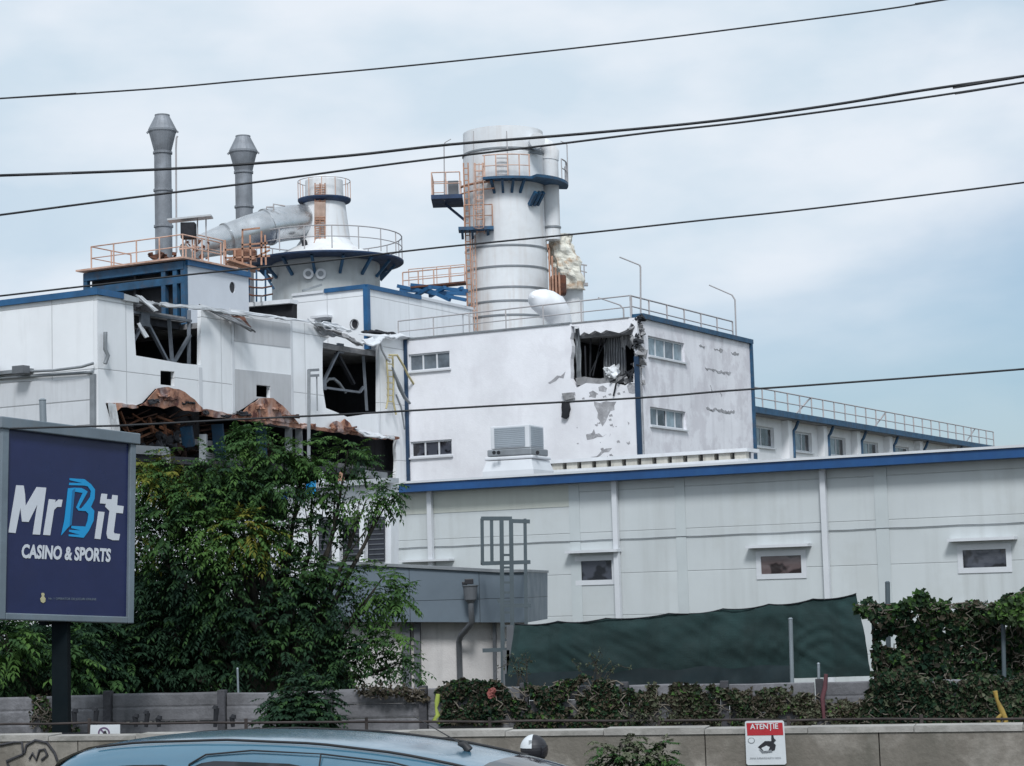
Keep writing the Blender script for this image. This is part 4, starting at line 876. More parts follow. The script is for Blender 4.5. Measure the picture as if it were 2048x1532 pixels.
m = MB(); m.tube([p + Z * .85 for p in ring], .018, 6, cap=False); m.build('hand_rail', m_greyrail, th)
for i in range(0, 24, 2):
    m = MB(); m.bar(ring[i], ring[i] + Z * .85, .035); m.build('post', m_pink, th)
# rusty ladder down the cone
m = MB(); f_ = -1
def conepts(x, ys):   # points on the near side of the cone
    return [at(x, y, Yv - (60 if y > 480 else 45) * sv) for y in ys]
for x in (630, 640, 650):
    m.tube([at(x, 366, Yv - 42 * sv), at(x, 404, Yv - 44 * sv), at(x, 482, Yv - 54 * sv), at(x + (630 - x) * .2 - 8, 500, Yv - 75 * sv)], .03, 6)
for i in range(26):
    y = 370 + i * 4.6; m.bar(at(629, y, Yv - (42 + (y - 366) * .1) * sv), at(651, y, Yv - (42 + (y - 366) * .1) * sv), .035)
m.build('ladder', m_orange, th)
m = MB(); m.prism(Face(at(640, 440, Yv - 47 * sv), V((1, 0, 0)), V((0, -.14, 1))), PX(Face(at(640, 440, Yv - 47 * sv), V((1, 0, 0)), V((0, -.14, 1))), [(629, 404), (651, 404), (651, 486), (628, 486)]), .02, .03); m.build('ladder_screen', mat('rusty_mesh', (.50, .36, .29), .8, var=.2, vs=3, streak=.5, scol=(.35, .17, .1), ss=(6, 6, 1)), th)
for x in (617, 642):
    m = MB(); p = at(x, 548, Yv - 108 * sv); m.tube([p, p - V((0, .12, 0))], .24, 24); g_ = m.build('inspection_cover', m_frame, th)
    m = MB(); m.tube([p - V((0, .12, 0)), p - V((0, .14, 0))], .13, 16); m.build('cover_boss', m_steel, g_)
m = MB(); p = at(610, 490, Yv - 60 * sv); m.box(p, (.25, 0, .05), (0, .3, 0), (-.1, 0, .45)); m.build('motor', m_dark, th, bevel=.05)

# ================================================================== tall tower
Yt = 100.0; st_ = Yt / FPX; tx_ = at(1011, 450, Yt).x
tz_ = lambda y: at(1011, y, Yt).z
tw = thing('white_tower', 'tall white cylindrical tower with ring seams and blue brackets', 'tower', V((tx_, Yt, 0)))
RT = 82.5 * st_
m = MB(); ztop = tz_(268)
m.lathe(tx_, Yt, [(RT, 0), (RT, tz_(318)), (RT * .99, tz_(316)), (RT * .985, ztop), (RT * .955, ztop), (RT * .955, ztop - 1)], 64); m.build('shell', m_tank, tw)
for y in (503, 544, 585, 612, 312, 640):
    m = MB(); m.lathe(tx_, Yt, [(RT * .995, tz_(y) - .05), (RT * 1.02, tz_(y) - .04), (RT * 1.02, tz_(y) + .04), (RT * .995, tz_(y) + .05)], 64, smooth=False, cap=False); m.build('ring_seam', m_steel, tw)
def yt(x): 
    dx = (x - 1011) * st_; return Yt - math.sqrt(max(0.01, RT * RT - dx * dx)) - .06
# outer ring platform (right half)
zp = tz_(378)
def arcdeck(a0, a1, r0, r1, z, th_, n=14):
    m = MB(); rows = []
    for i in range(n + 1):
        a_ = R(a0 + (a1 - a0) * i / n); d = V((math.cos(a_), math.sin(a_), 0)); c_ = V((tx_, Yt, z))
        rows.append([c_ + d * r0, c_ + d * r1, c_ + d * r1 + Z * th_, c_ + d * r0 + Z * th_])
    m.grid(rows, closed=True, smooth=False); m.face(rows[0]); m.face(rows[-1][::-1]); return m
arc = lambda a0, a1, r_, z, n=12: [V((tx_ + r_ * math.cos(R(a0 + (a1 - a0) * i / n)), Yt + r_ * math.sin(R(a0 + (a1 - a0) * i / n)), z)) for i in range(n + 1)]
arcdeck(248, 300, RT + .02, RT + .75, zp, .12).build('platform', m_bluesteel, tw)
d2 = arcdeck(300, 372, RT + .02, RT + 1.15, zp + .02, .14); d2.build('platform', m_bluesteel, tw)
railing('', '', arc(248, 298, RT + .7, zp + .12), 1.05, 9, m_pink, parent=tw, r=.028, posts=False)
for a_ in (250, 262, 274, 286, 297):
    p = arc(a_, a_, RT + .7, zp + .12, 1)[0]; m = MB(); m.bar(p, p + Z * 1.05, .06); m.build('post', m_pink, tw)
m = MB(); m.tube([p + Z * 1.0 for p in arc(335, 372, RT + 1.1, zp + .15)], .035, 6); m.tube([p + Z * .55 for p in arc(335, 372, RT + 1.1, zp + .15)], .03, 6)
for a_ in (335, 348, 360, 372):
    p = arc(a_, a_, RT + 1.1, zp + .15, 1)[0]; m.bar(p, p + Z * 1.0, .06)
m.build('hand_rail', m_greyrail, tw)
for a_ in (256, 268, 280, 292):
    p = arc(a_, a_, RT + .6, zp, 1)[0]; q = arc(a_, a_, RT, zp - .55, 1)[0]; m = MB(); m.bar(p, q, .12); m.build('bracket', m_bluesteel, tw)
for i, x in enumerate((1072, 1080, 1087)):
    m = MB(); m.bar(at(x, 384, yt(x - 10) - .5), at(x - 13, 410, yt(x - 13)), .14, .2); m.build('bracket', m_bluesteel, tw)
# left platform
Yl = Yt - .6
q0 = at(864, 402, Yl); q1 = at(926, 402, Yl); zl = at(895, 402, Yl).z
m = MB(); m.box(V(((q0.x + q1.x) / 2, Yl, zl)), (q1.x - q0.x, 0, 0), (0, 2.4, 0), (0, 0, .2)); m.build('platform', m_bluedeck, tw)
xl0, xl1 = q0.x + .05, q1.x - .1
railing('', '', [V((xl1, Yl - 1.15, zl + .1)), V((xl0, Yl - 1.15, zl + .1)), V((xl0, Yl + 1.15, zl + .1)), V((xl1, Yl + 1.15, zl + .1))], 1.1, .75, m_pink, parent=tw, r=.03)
m = MB(); m.rect(Face(V((xl0, Yl + 1.1, zl)), V((1, 0, 0))), .5, xl1 - xl0, .3, 1.1, 0, .04); m.build('screen', m_frame, tw)
m = MB(); m.box(V((xl1 - .35, Yl - .3, zl + .5)), (.5, 0, 0), (0, .5, 0), (0, 0, .8)); m.build('control_box', m_pipe, tw, bevel=.02)
m = MB(); m.bar(at(890, 408, Yl), at(929, 440, Yl), .12); m.build('bracket', m_bluedeck, tw)
# middle small platform
zm = tz_(471)
p = V((at(953, 471, yt(953)).x, yt(953) - .45, zm)); m = MB(); m.box(p, (70 * st_, 0, 0), (0, .9, 0), (0, 0, .16)); m.build('platform', m_bluesteel, tw)
hx0, hx1 = p.x - .55, p.x + 35 * st_ - .05
railing('', '', [V((hx0, p.y - .4, zm + .08)), V((hx1, p.y - .4, zm + .08)), V((hx1, p.y + .4, zm + .08))], 1.05, .5, m_orange, parent=tw, r=.028)
for x in (925, 945, 976):
    m = MB(); m.bar(V((at(x, 471, p.y).x, p.y - .3, zm - .05)), V((at(x, 471, p.y).x, p.y + .4, zm - .35)), .12); m.build('bracket', m_bluesteel, tw)
# caged ladder on the left of the tower
def lad(x0, x1, y0, y1, Y, m_, r_=.035, st=.30, nm='ladder'):
    a, b_ = at(x0, y0, Y), at(x1, y0, Y); zt_, zb2 = a.z, at(x0, y1, Y).z; m = MB()
    for q in (a, b_): m.bar(V((q.x, Y, zb2)), V((q.x, Y, zt_)), r_ * 2)
    z = zb2 + .1
    while z < zt_ - .05: m.bar(V((a.x, Y, z)), V((b_.x, Y, z)), r_ * 1.2); z += st
    return m.build(nm, m_, tw)
lad(927, 936, 326, 660, Yt - 1.9, m_orange)
lad(950, 965, 326, 468, yt(960) - .35, m_pink)
lad(944, 950, 470, 662, yt(947) - .2, m_pink, .028)
for i in range(7):
    y = 340 + i * 19; m = MB(); Y = yt(960) - .35
    m.tube([at(948, y, Y), at(950, y + 2, Y - .4), at(958, y + 3, Y - .6), at(966, y + 2, Y - .4), at(967, y, Y)], .02, 6); m.build('cage_hoop', m_pink, tw)
m = MB()
for x in (948, 958, 967): m.bar(at(x, 326, yt(960) - .85), at(x, 455, yt(960) - .85), .035)
m.build('cage_bar', m_pink, tw)
m = MB(); m.tube([p_ for p_ in arc(205, 258, RT + .35, zp - .05)], .06, 6); m.tube([p_ for p_ in arc(205, 258, RT + .35, zp - .4)], .04, 6); m.build('ring_bar', m_orange, tw)
m = MB(); m.bar(at(908, 664, 96.5), at(943, 612, 96.5), .08); m.bar(at(916, 664, 96.5), at(950, 612, 96.5), .08)
for i in range(6): m.bar(at(910 + i * 6, 660 - i * 9, 96.5), at(918 + i * 6, 660 - i * 9, 96.5), .06)
m.build('stair', m_orange, tw)
# rungs and rod on the front
m = MB(); m.bar(at(1013, 262, yt(1013) - .1), at(1018, 366, yt(1017) - .1), .05)
for y in (256 + 60, 333, 349, 357): m.bar(at(993, y, yt(1000) - .12), at(1016, y, yt(1010) - .12), .05)
m.build('rod', m_greyrail, tw)
m = MB(); m.bar(at(947, 262, yt(947) - .05), at(948, 330, yt(947) - .05), .04); m.build('rod', m_greyrail, tw)
for lab, pts_, Y in (('thin bent lamp rod above the left platform of the tower', [(889, 402), (888, 290), (890, 285), (902, 278)], Yt - 1.4), ('thin bent lamp rod on the right of the tower', [(1136, 372), (1134, 290), (1131, 286), (1121, 282)], Yt), ('short bent lamp rod behind the torn insulation', [(1146, 520), (1144, 494), (1140, 488), (1135, 483)], 103)):
    pp = [at(x, y, Y) for x, y in pts_]; mast(lab, pp[0], pp[1:], .028)
# side riser with elbow
ry = Yt - .3
sr = thing('riser_pipe', 'white riser pipe with domed elbow joined to the top right of the tower', 'pipe', at(1103, 470, ry))
x_ = at(1103, 400, ry).x; rr_ = 16 * st_
m = MB(); m.lathe(x_, ry, [(rr_, at(1103, 480, ry).z), (rr_, at(1103, 318, ry).z)], 24); m.build('pipe', m_tank, sr)
m = MB(); m.tube([V((x_, ry, at(1103, 320, ry).z)), at(1102, 306, ry), at(1094, 296, ry), at(1080, 289, ry), at(1062, 286, ry)], rr_ * 1.08, 24); m.build('elbow', m_tank, sr)
m = MB(); m.lathe(x_, ry, [(rr_, at(1103, 458, ry).z), (rr_ * 1.12, at(1103, 457, ry).z), (rr_ * 1.12, at(1103, 454, ry).z), (rr_, at(1103, 453, ry).z)], 24); m.build('flange', m_steel, sr)
m = MB(); p = at(1070, 283, yt(1070)); m.tube([p + V((0, .5, 0)), p - V((-.1, .7, .1))], .38, 20); m.build('nozzle', m_tank, tw)
m = MB(); m.bar(at(1058, 302, yt(1060)), at(1083, 308, yt(1083) - .2), .1); m.build('bracket', m_steel, tw)
# torn insulated stack
ts = thing('insulated_stack', 'white stack wrapped in torn yellowish insulation beside the tower', 'stack', V((at(1145, 600, 101).x, 101, 0)))
x_ = at(1146, 600, 101).x; s1 = 101 / FPX
m = MB(); m.lathe(x_, 101, [(21 * s1, ROOFZ - 3), (21 * s1, at(1146, 560, 101).z)], 28); m.build('shell', m_tank, ts)
m = MB(); rows = []
prof = [(1128, 470, 20), (1120, 485, 22), (1122, 500, 26), (1126, 520, 30), (1134, 540, 30), (1142, 560, 27), (1146, 580, 23)]
for i in range(25):
    f = i / 24 * (len(prof) - 1); k = min(int(f), len(prof) - 2); g = f - k
    cxp = prof[k][0] * (1 - g) + prof[k + 1][0] * g; cyp = prof[k][1] * (1 - g) + prof[k + 1][1] * g; rp = (prof[k][2] * (1 - g) + prof[k + 1][2] * g) * s1
    c_ = at(cxp, cyp, 100.6)
    rows.append([c_ + V((math.cos(j * .2618), math.sin(j * .2618), 0)) * rp * (1 + .10 * math.sin(j * 2.1 + 2 * noise.noise(V((j * .3, i * .2, 1)))) + .24 * noise.noise(V((math.cos(j * .2618) * 1.5, math.sin(j * .2618) * 1.5, i * .35))) + .1 * noise.noise(V((j * .9, i * .8, 3)))) for j in range(24)])
m.grid(rows, closed=True, smooth=False); m.face(rows[0]); m.face(rows[-1][::-1]); m.build('torn_insulation', m_foam, ts)
m = MB(); q = at(1117, 571, 98.6); m.box(q, (.75, 0, 0), (0, .8, 0), (0, 0, .95)); m.build('rusty_tank', m_rust, ts, bevel=.1)
m = MB()
for x, y0, y1 in ((1098, 496, 590), (1104, 512, 585), (1111, 535, 600), (1118, 545, 600), (1095, 488, 500)): m.bar(at(x, y0, 98), at(x + 2, y1, 98), .09)
m.build('rusty_bars', m_orange, ts)
m = MB(); m.bar(at(1150, 527, 102), at(1174, 531, 102), .07); m.bar(at(1168, 530, 102), at(1169, 570, 102), .06); m.bar(at(1155, 540, 102), at(1174, 545, 102), .05); m.bar(at(1163, 569, 102), at(1176, 569, 102), .25, .15); m.build('davit', m_greyrail, ts)
# fat white elbow on the roof
th = thing('vent_elbow', 'fat smooth white elbow duct behind the roof railing', 'duct', at(1125, 660, 92))
s2 = 92 / FPX
pp = [(1066, 593, 3), (1067, 594, 11), (1070, 596, 17), (1075, 599, 22), (1083, 602, 25.5), (1094, 607, 28), (1106, 615, 29), (1115, 628, 27), (1120, 645, 24), (1121, 690, 23)]
m = MB(); m.tube([at(x, y, 91 + i * .12) for i, (x, y, r_) in enumerate(pp)], [r_ * s2 for x, y, r_ in pp], 28); m.build('elbow', m_white, th)
#--HALL--
# ================================================================== grey hall in front
H0 = at(1414, 1000, 45); H0.z = 0
FH = Face(H0, A)
hl = thing('grey_hall', 'long pale grey panelled hall with royal blue fascia and three small windows', 'building', H0)
h0 = FH.st(600, 1000)[0]; h1 = FH.st(2200, 1000)[0]
zE = FH.st(1414, 952)[1]; zFt = FH.st(1414, 934)[1]
W3 = [pxr(FH, 1152, 1115, 1234, 1170), pxr(FH, 1514, 1102, 1614, 1158), pxr(FH, 1917, 1088, 2025, 1145)]
def fixw(x0, x1, yt0, yb0): 
    return (FH.st(x0, yb0)[0], FH.st(x1, yb0)[0], FH.st(x0, yb0)[1], FH.st(x0, yt0)[1])
W3 = [fixw(1152, 1234, 1113, 1171), fixw(1514, 1614, 1103, 1159), fixw(1917, 2025, 1090, 1147)]
m = MB(); m.prism(FH, [(h0, 0), (h1, 0), (h1, zE + .02), (h0, zE + .02)], 0, .2, [rc(*x) for x in W3]); m.build('wall', m_hall, hl)
for i, x in enumerate(W3):
    window(FH, hl, *x, 1, m_frame, [g_dark, g_brown, g_dark][i], rec=-.02, fw=.11, sill=False)
    m = MB(); m.rect(FH, x[0] - .14, x[1] + .14, x[3] + .07, x[3] + .13, .24, .235); m.build('window_hood', m_frame, hl)
m = MB(); m.rect(FH, FH.st(806, 1120)[0], FH.st(909, 1120)[0], FH.st(860, 1123)[1], FH.st(860, 1119)[1], .24, .235); m.build('window_hood', m_frame, hl)
m = MB(); m.rect(FH, h0 - .3, h1 + .3, zE, zFt, .38, .5); m.build('fascia', m_royal, hl)
m = MB(); m.rect(FH, h0 - .35, h1 + .35, zFt + .003, zFt + .055, .42, .5); m.build('roof_edge', m_frame, hl)
m = MB(); zR = zFt + .45
for (o0, z0, o1, z1) in ((.3, zFt + .02, -14.0, zR), (-14.0, zR, -19, zFt - .1)):
    m.face([FH.P(h0 - .3, z0, o0), FH.P(h1 + .3, z0, o0), FH.P(h1 + .3, z1, o1), FH.P(h0 - .3, z1, o1)])
m.build('roof', m_conc, hl)
m = MB(); m.box(FH.P(h0 + .1, zE / 2, -9.8), A * .2, FH.n * 18.8, Z * zE); m.box(FH.P(h1 - .1, zE / 2, -9.8), A * .2, FH.n * 18.8, Z * zE); m.box(FH.P((h0 + h1) / 2, zE / 2, -19.0), A * (h1 - h0), FH.n * .2, Z * (zE - .2)); m.build('rear_wall', m_hall, hl)
for x in (862, 1232, 1649):
    a = FH.st(x + 1, 1000)[0]; m = MB(); m.box(FH.P(a, zE / 2, .08), A * .12, FH.n * .1, Z * (zE)); m.build('downpipe', m_frame, hl)
for x, w_ in ((1150, .13), (1362, .12), (1765, .14), (783, .08)):
    a = FH.st(x, 1050)[0]; m = MB(); m.rect(FH, a - w_, a + w_, 0, zE - .01, .018, .016); m.build('joint_strip', mat('joint_strip_paint', (.50, .54, .55), .6, var=.04) if 'joint_strip_paint' not in bpy.data.materials else bpy.data.materials['joint_strip_paint'], hl)
zc_ = FH.st(1414, 1071)[1]
m = MB(); m.tube([FH.P(h0 + (h1 - h0) * i / 40, zc_ + .006 * math.sin(i * 1.9), .022) for i in range(41)], .010, 6); m.build('conduit', m_steel, hl)
a0_, a1_ = FH.st(789, 1000)[0], FH.st(1144, 1000)[0]
m = MB(); m.rect(FH, a0_, a1_, FH.st(960, 1022)[1], zE - .02, .012, .01); m.build('beige_band', m_beige, hl)
# rows of brackets along the roof
vr = thing('ridge_vent', 'long white slotted ridge vent on the grey hall roof below the office building', 'roof vent', FH.P(0, zR, -12))
Fv_ = Face(FH.P(0, 0, -11.5), A)
v0 = Fv_.st(985, 940)[0]; v1 = Fv_.st(1496, 910)[0]
zv0 = Fv_.st(1240, 932)[1]; zv1 = Fv_.st(1240, 916)[1]
m = MB(); m.rect(Fv_, v0, v1, zv0 - .35, zv0 + .0, 0, .8); m.build('base', m_white, vr)
m = MB(); m.rect(Fv_, v0, v1, zv1 - .04, zv1 + .06, .05, .9); m.build('cap', m_white, vr)
m = MB(); m.rect(Fv_, v0 + .05, v1 - .05, zv0, zv1 - .04, -.25, .1); m.build('dark_slot', m_pipe, vr)
k = 17
for i in range(k):
    a = v0 + (v1 - v0) * (i + .5) / k; m = MB(); m.rect(Fv_, a - .17, a + .17, zv0, zv1 - .04, -.02, .3); m.build('slot_block', mat('weathered_block', (.6, .58, .52), .8, var=.2, vs=2, streak=.7, scol=(.2, .16, .12)) if i == 0 else bpy.data.materials['weathered_block'], vr)
# roof air unit
Ya = 54.0
ac = thing('rooftop_air_unit', 'boxy grey rooftop air cooler with mesh sides on the hall roof', 'air unit', at(1035, 945, Ya))
sa = Ya / FPX
def bxp(x0, y0, x1, y1, Y, d): 
    p, q = at(x0, y1, Y), at(x1, y0, Y); return V(((p.x + q.x) / 2, Y + d / 2, (p.z + q.z) / 2)), (abs(q.x - p.x), 0, 0), (0, d, 0), (0, 0, q.z - p.z)
ang = R(-24); cA = V((math.cos(ang), math.sin(ang), 0)); cB = V((-math.sin(ang), math.cos(ang), 0))
cz = at(1036, 915, Ya); 
def abox(m, z0y, z1y, w1, w2, dz=0): 
    z0 = at(1036, z0y, Ya).z; z1 = at(1036, z1y, Ya).z; m.box(V((cz.x, Ya + .7, (z0 + z1) / 2)), cA * w1, cB * w2, Z * (z1 - z0))
m = MB(); abox(m, 895, 849, 1.12, 1.0); m.build('casing', m_frame, ac, bevel=.02)
m_lv = mat('vent_mesh', (0.30, 0.34, 0.38), .7, var=.06, seams=((1, .05, 0, .008),), seamcol=.75)
zz0 = at(1036, 892, Ya).z; zz1 = at(1036, 853, Ya).z; cc = V((cz.x, Ya + .7, 0))
m = MB(); m.box(cc + cB * -.5 + Z * (zz0 + zz1) / 2 - cB * .01, cA * .88, cB * .02, Z * (zz1 - zz0)); m.build('side_grille', m_lv, ac)
m = MB(); m.box(cc + cA * .56 + Z * (zz0 + zz1) / 2 + cA * .01, cB * .78, cA * .02, Z * (zz1 - zz0)); m.build('side_grille', m_lv, ac)
m = MB(); abox(m, 910, 896, 1.28, 1.15); m.build('collar', m_steel, ac, bevel=.03)
m = MB(); abox(m, 918, 911, 1.4, 1.25); m.build('drip_tray', m_frame, ac, bevel=.03)
m = MB(); 
z0 = at(1036, 955, Ya).z; z1 = at(1036, 919, Ya).z
rows = [[cc + cA * x * s_ + cB * y * s_ + Z * z for x, y in ((-.7, -.65), (.7, -.65), (.7, .65), (-.7, .65))] for z, s_ in ((z0, 1.05), (z0 + .2, 1.05), (z1, .93))]
m.grid(rows, closed=True, smooth=False); m.face(rows[-1]); m.build('curb', m_frame, ac)
for x in (988, 997, 1075): 
    m = MB(); p = at(x, 905, Ya - .05); m.tube([p, p + V((0, .1, 0))], .05, 10); m.build('port', m_dark, ac)
# left block of the hall with black louvres behind the tree
sh = thing('louvre_block', 'white front with tall black louvre panels half hidden behind the tree', 'building', at(700, 1300, 43))
Fs = Face(at(700, 1100, 43), A)
m = MB(); m.prism(Fs, PX(Fs, [(575, 985), (782, 968), (782, 1380), (575, 1400)]), 0, .3); m.build('wall', m_white, sh)
for x0, x1 in ((640, 664), (688, 722), (738, 771)):
    m = MB(); pp = PX(Fs, [(x0, 1034), (x1, 1033), (x1, 1122), (x0, 1124)]); m.prism(Fs, pp, .05, .04); l_ = m.build('louvre', m_mesh, sh)
    for k in range(9):
        m = MB(); z = pp[3][1] + (pp[0][1] - pp[3][1]) * (k + .5) / 9; m.rect(Fs, pp[0][0] + .02, pp[1][0] - .02, z - .01, z + .01, .065, .012); m.build('louvre_slat', m_pipe, l_)
for x in (680, 729):
    m = MB(); m.prism(Fs, PX(Fs, [(x - 4, 1030), (x + 5, 1030), (x + 5, 1124), (x - 4, 1124)]), .12, .1); m.build('mullion', m_white, sh)
m = MB(); m.prism(Fs, PX(Fs, [(560, 972), (790, 956), (790, 966), (560, 984)]), .25, .4); m.build('roof_edge', m_sheet, sh)
o = MB(); rows = [[at(612 + i * 5, 962 + j * 7 + 2 * math.sin(i + j), 42.4 + .1 * math.sin(i * 2.1)) for i in range(5)] for j in range(5)]; o.grid(rows, smooth=False); tag(o.build('blue_sheet', m_cyan), 'scrap of bright blue sheet caught at the roof edge above the tree', 'scrap')
for lab, x, mm in (('small orange scrap standing on the roof edge', 686, m_orange), ('thin white scrap standing on the roof edge', 647, m_frame)):
    o = MB(); o.prism(Fs, jag(PX(Fs, [(x - 4, 966), (x - 3, 946), (x + 2, 943), (x + 5, 952), (x + 7, 965)]), .02, .1, x, True), .1, .05); tag(o.build('scrap', mm), lab, 'scrap')

# ================================================================== blue-grey canopy building
FC = Face(at(900, 1200, 38), V((1, -0.12, 0)))
cb_ = thing('canopy_building', 'low gatehouse with deep blue grey clad canopy and white wall below', 'building', at(900, 1375, 38))
m = MB(); m.prism(FC, PX(FC, [(640, 1124), (775, 1130), (1003, 1142), (1055, 1142), (1055, 1245), (640, 1243)]), 0, 3.5); m.build('canopy', m_canopy, cb_)
m = MB(); m.prism(FC, PX(FC, [(640, 1121), (775, 1127), (1003, 1139), (1057, 1139), (1057, 1144), (1003, 1145), (775, 1133), (640, 1127)]), .05, 3.6); m.build('canopy_edge', m_steel, cb_)
Fw = Face(FC.P(0, 0, -.35), FC.u)
m = MB(); m.prism(Fw, PX(Fw, [(660, 1240), (1050, 1240), (1050, 1420), (660, 1420)]), 0, .25); m.build('wall', m_wallpl, cb_)
for x0, x1 in ((806, 822), (830, 842), (987, 993)):
    m = MB(); m.prism(Fw, PX(Fw, [(x0, 1246), (x1, 1246), (x1 + 2, 1400), (x0 + 2, 1400)]), .15, .14); m.build('door_post' if x0 > 900 else 'pipe_duct', m_pipe, cb_)
th = thing('rain_hopper', 'grey rainwater hopper and bent downpipe on the canopy front', 'downpipe', FC.px(944, 1370, .2))
m = MB(); hp = FC.px(944, 1180, .22); s3 = 38 / FPX
m.lathe(hp.x, hp.y, [(6 * s3, FC.px(944, 1206)[2]), (12 * s3, FC.px(944, 1199)[2]), (14.5 * s3, FC.px(944, 1174)[2]), (16 * s3, FC.px(944, 1172)[2]), (16 * s3, FC.px(944, 1170)[2])], 16, smooth=False); m.build('hopper', m_pipe, th)
m = MB(); m.tube([FC.px(x, y, o_) for x, y, o_ in ((945, 1203, .22), (947, 1243, .22), (940, 1252, .1), (920, 1272, -.1), (914, 1284, -.24), (917, 1400, -.26))], .055, 10); m.build('pipe', m_pipe, th)
m = MB(); p = FC.px(942, 1163, .25); m.box(p, (.16, 0, 0), (0, .12, 0), (0, 0, .1)); m.box(p + V((-.08, 0, -.03)), (.1, 0, 0), (0, .08, 0), (0, 0, .06)); m.build('camera_head', m_black, th, bevel=.01)
# ladder cage
lc = thing('caged_ladder', 'galvanised roof ladder with square safety cage at the end of the canopy', 'ladder', at(1015, 1380, 37))
YL = 36.6
def bb(pts_, m_, name, wd=.05):
    for x0, y0, x1, y1 in pts_:
        m = MB(); m.bar(at(x0, y0, YL), at(x1, y1, YL), wd); m.build(name, m_, lc)
bb([(1003, 1036, 1006, 1372), (1022, 1038, 1026, 1372)], m_cage, 'stile', .075)
bb([(1004, y, 1024, y) for y in (1110, 1135, 1165, 1185, 1203, 1225, 1252, 1280, 1308, 1335, 1360)], m_cage, 'rung', .04)
bb([(964, 1037, 965, 1127), (983, 1037, 984, 1127), (1050, 1043, 1053, 1296), (1003, 1036, 1003, 1124)], m_cage, 'cage_bar', .06)
bb([(962, 1037, 1024, 1037), (1024, 1042, 1060, 1043), (964, 1127, 1061, 1124), (1004, 1211, 1062, 1211), (965, 1301, 1064, 1297), (995, 1203, 1006, 1198)], m_cage, 'cage_hoop', .07)
for x0, y0, x1, y1 in ((1000, 1037, 1000, 1037),): pass
m = MB()
for y in (1040, 1124, 1211): m.bar(at(1050, y, YL), at(1050, y, YL + 1.0), .05); m.bar(at(964, min(y, 1127), YL), at(964, min(y, 1127), YL + 1.0), .05)
m.build('cage_hoop', m_cage, lc)
bb([(1012, 1300, 1014, 1372), (1020, 1250, 1020, 1372)], m_pipe, 'pipe', .12)

# ================================================================== green screen
FG = Face(at(1380, 1280, 31), V((1, .04, 0)))
gs_ = thing('green_screen', 'dark green shade netting stretched in front of the grey hall', 'netting', FG.px(1380, 1360))
rows = []; nx, ny = 90, 26
c4 = PX(FG, [(1030, 1247), (1712, 1187), (1742, 1352), (1010, 1374)])
tp = PX(FG, [(1030, 1247), (1180, 1239), (1400, 1222), (1560, 1206), (1712, 1187)])
def lerp2(arr, u):
    f = u * (len(arr) - 1); k = min(int(f), len(arr) - 2); g = f - k
    return arr[k][0] * (1 - g) + arr[k + 1][0] * g, arr[k][1] * (1 - g) + arr[k + 1][1] * g
for j in range(ny + 1):
    v = j / ny; row = []
    for i in range(nx + 1):
        u = i / nx; a, b_ = lerp2(tp, u); a2, b2 = c4[3][0] * (1 - u) + c4[2][0] * u, c4[3][1] * (1 - u) + c4[2][1] * u
        # folds gathered toward the lower right
        rd = math.hypot((u - 0.90) * 5.2, (v - 1.05) * 1.2); fold = .018 * math.sin(rd * 30 + 5 * noise.noise(V((u * 5, v * 2, 1)))) * (.3 + noise.noise(V((u * 7, v * 3, 4))) + .4) * max(0, 1 - abs(rd - .9) / .9) * min(1, v * 2.5) * (1 if u < .9 else .3)
        row.append(FG.P(a * (1 - v) + a2 * v, b_ * (1 - v) + b2 * v, fold + .06 * noise.noise(V((u * 9, v * 3, 5))) + .028 * noise.noise(V((u * 38 - v * 9, v * 4, 5))) + .02 * abs(noise.noise(V((u * 24 + v * 12, v * 3, 15)))) + .12 * math.sin(v * 3.1) * .5))
    rows.append(row)
for j in range(ny + 1):
    for i in range(nx + 1): rows[j][i] = rows[j][i] - Z * (.035 * abs(math.sin(i / nx * math.pi * 7)) ** .8 * (1 - j / ny))
m = MB(); m.grid(rows); m.build('net', m_net, gs_)
m = MB(); m.tube([FG.P(*lerp2(tp, i / 70), .02) - Z * .035 * abs(math.sin(i / 70 * math.pi * 7)) ** .8 for i in range(71)], .010, 6); m.build('top_rope', m_dark, gs_)
rows = [[FG.P(c4[3][0] + (c4[2][0] - c4[3][0]) * i / 40, c4[3][1] + (c4[2][1] - c4[3][1]) * i / 40 + z_ + .05 * noise.noise(V((i * .3, z_ * 5, 2))), .1 + .06 * noise.noise(V((i * .5, z_ * 9, 8)))) for i in range(int(41 * .8))] for z_ in (-.12, .0, .1, .2)]
m = MB(); m.grid(rows); m.build('rolled_hem', mat('dark_net', (.010, .022, .027), .9, var=.3), gs_)
def pole(label, x0, y0, x1, y1, Y, r_, m_, cat='pole', name='pole', group=None):
    m = MB(); m.tube([at(x1, y1, Y), at(x0, y0, Y)], r_, 10); m.tube([at(x0, y0, Y), at(x0, y0, Y) + Z * .02], [r_ * 1.2, r_ * .6], 10); o = m.build(name, m_); return tag(o, label, cat, group)
m_pg = mat('galvanised_post', (.26, .30, .33), .55, .3, var=.15)
pole('pale round post in front of the green netting', 1581, 1238, 1586, 1430, 29.5, .03, m_pg)
pole('dark tall post rising at the left end of the vine covered fence', 1775, 1165, 1779, 1440, 29, .035, m_cage)
pole('thin grey post among the vines at the far right', 2006, 1240, 2010, 1440, 28, .03, m_cage)
pole('grey stub pipe rising just above the billboard', 85, 800, 87, 860, 26.5, .045, m_pg)
pole('short thin post on the fence right of the green netting', 1637, 1328, 1639, 1440, 28, .02, m_pg)
pole('thin pale rod standing behind the plank fence under the tree', 475, 1338, 477, 1400, 29, .015, m_pg)
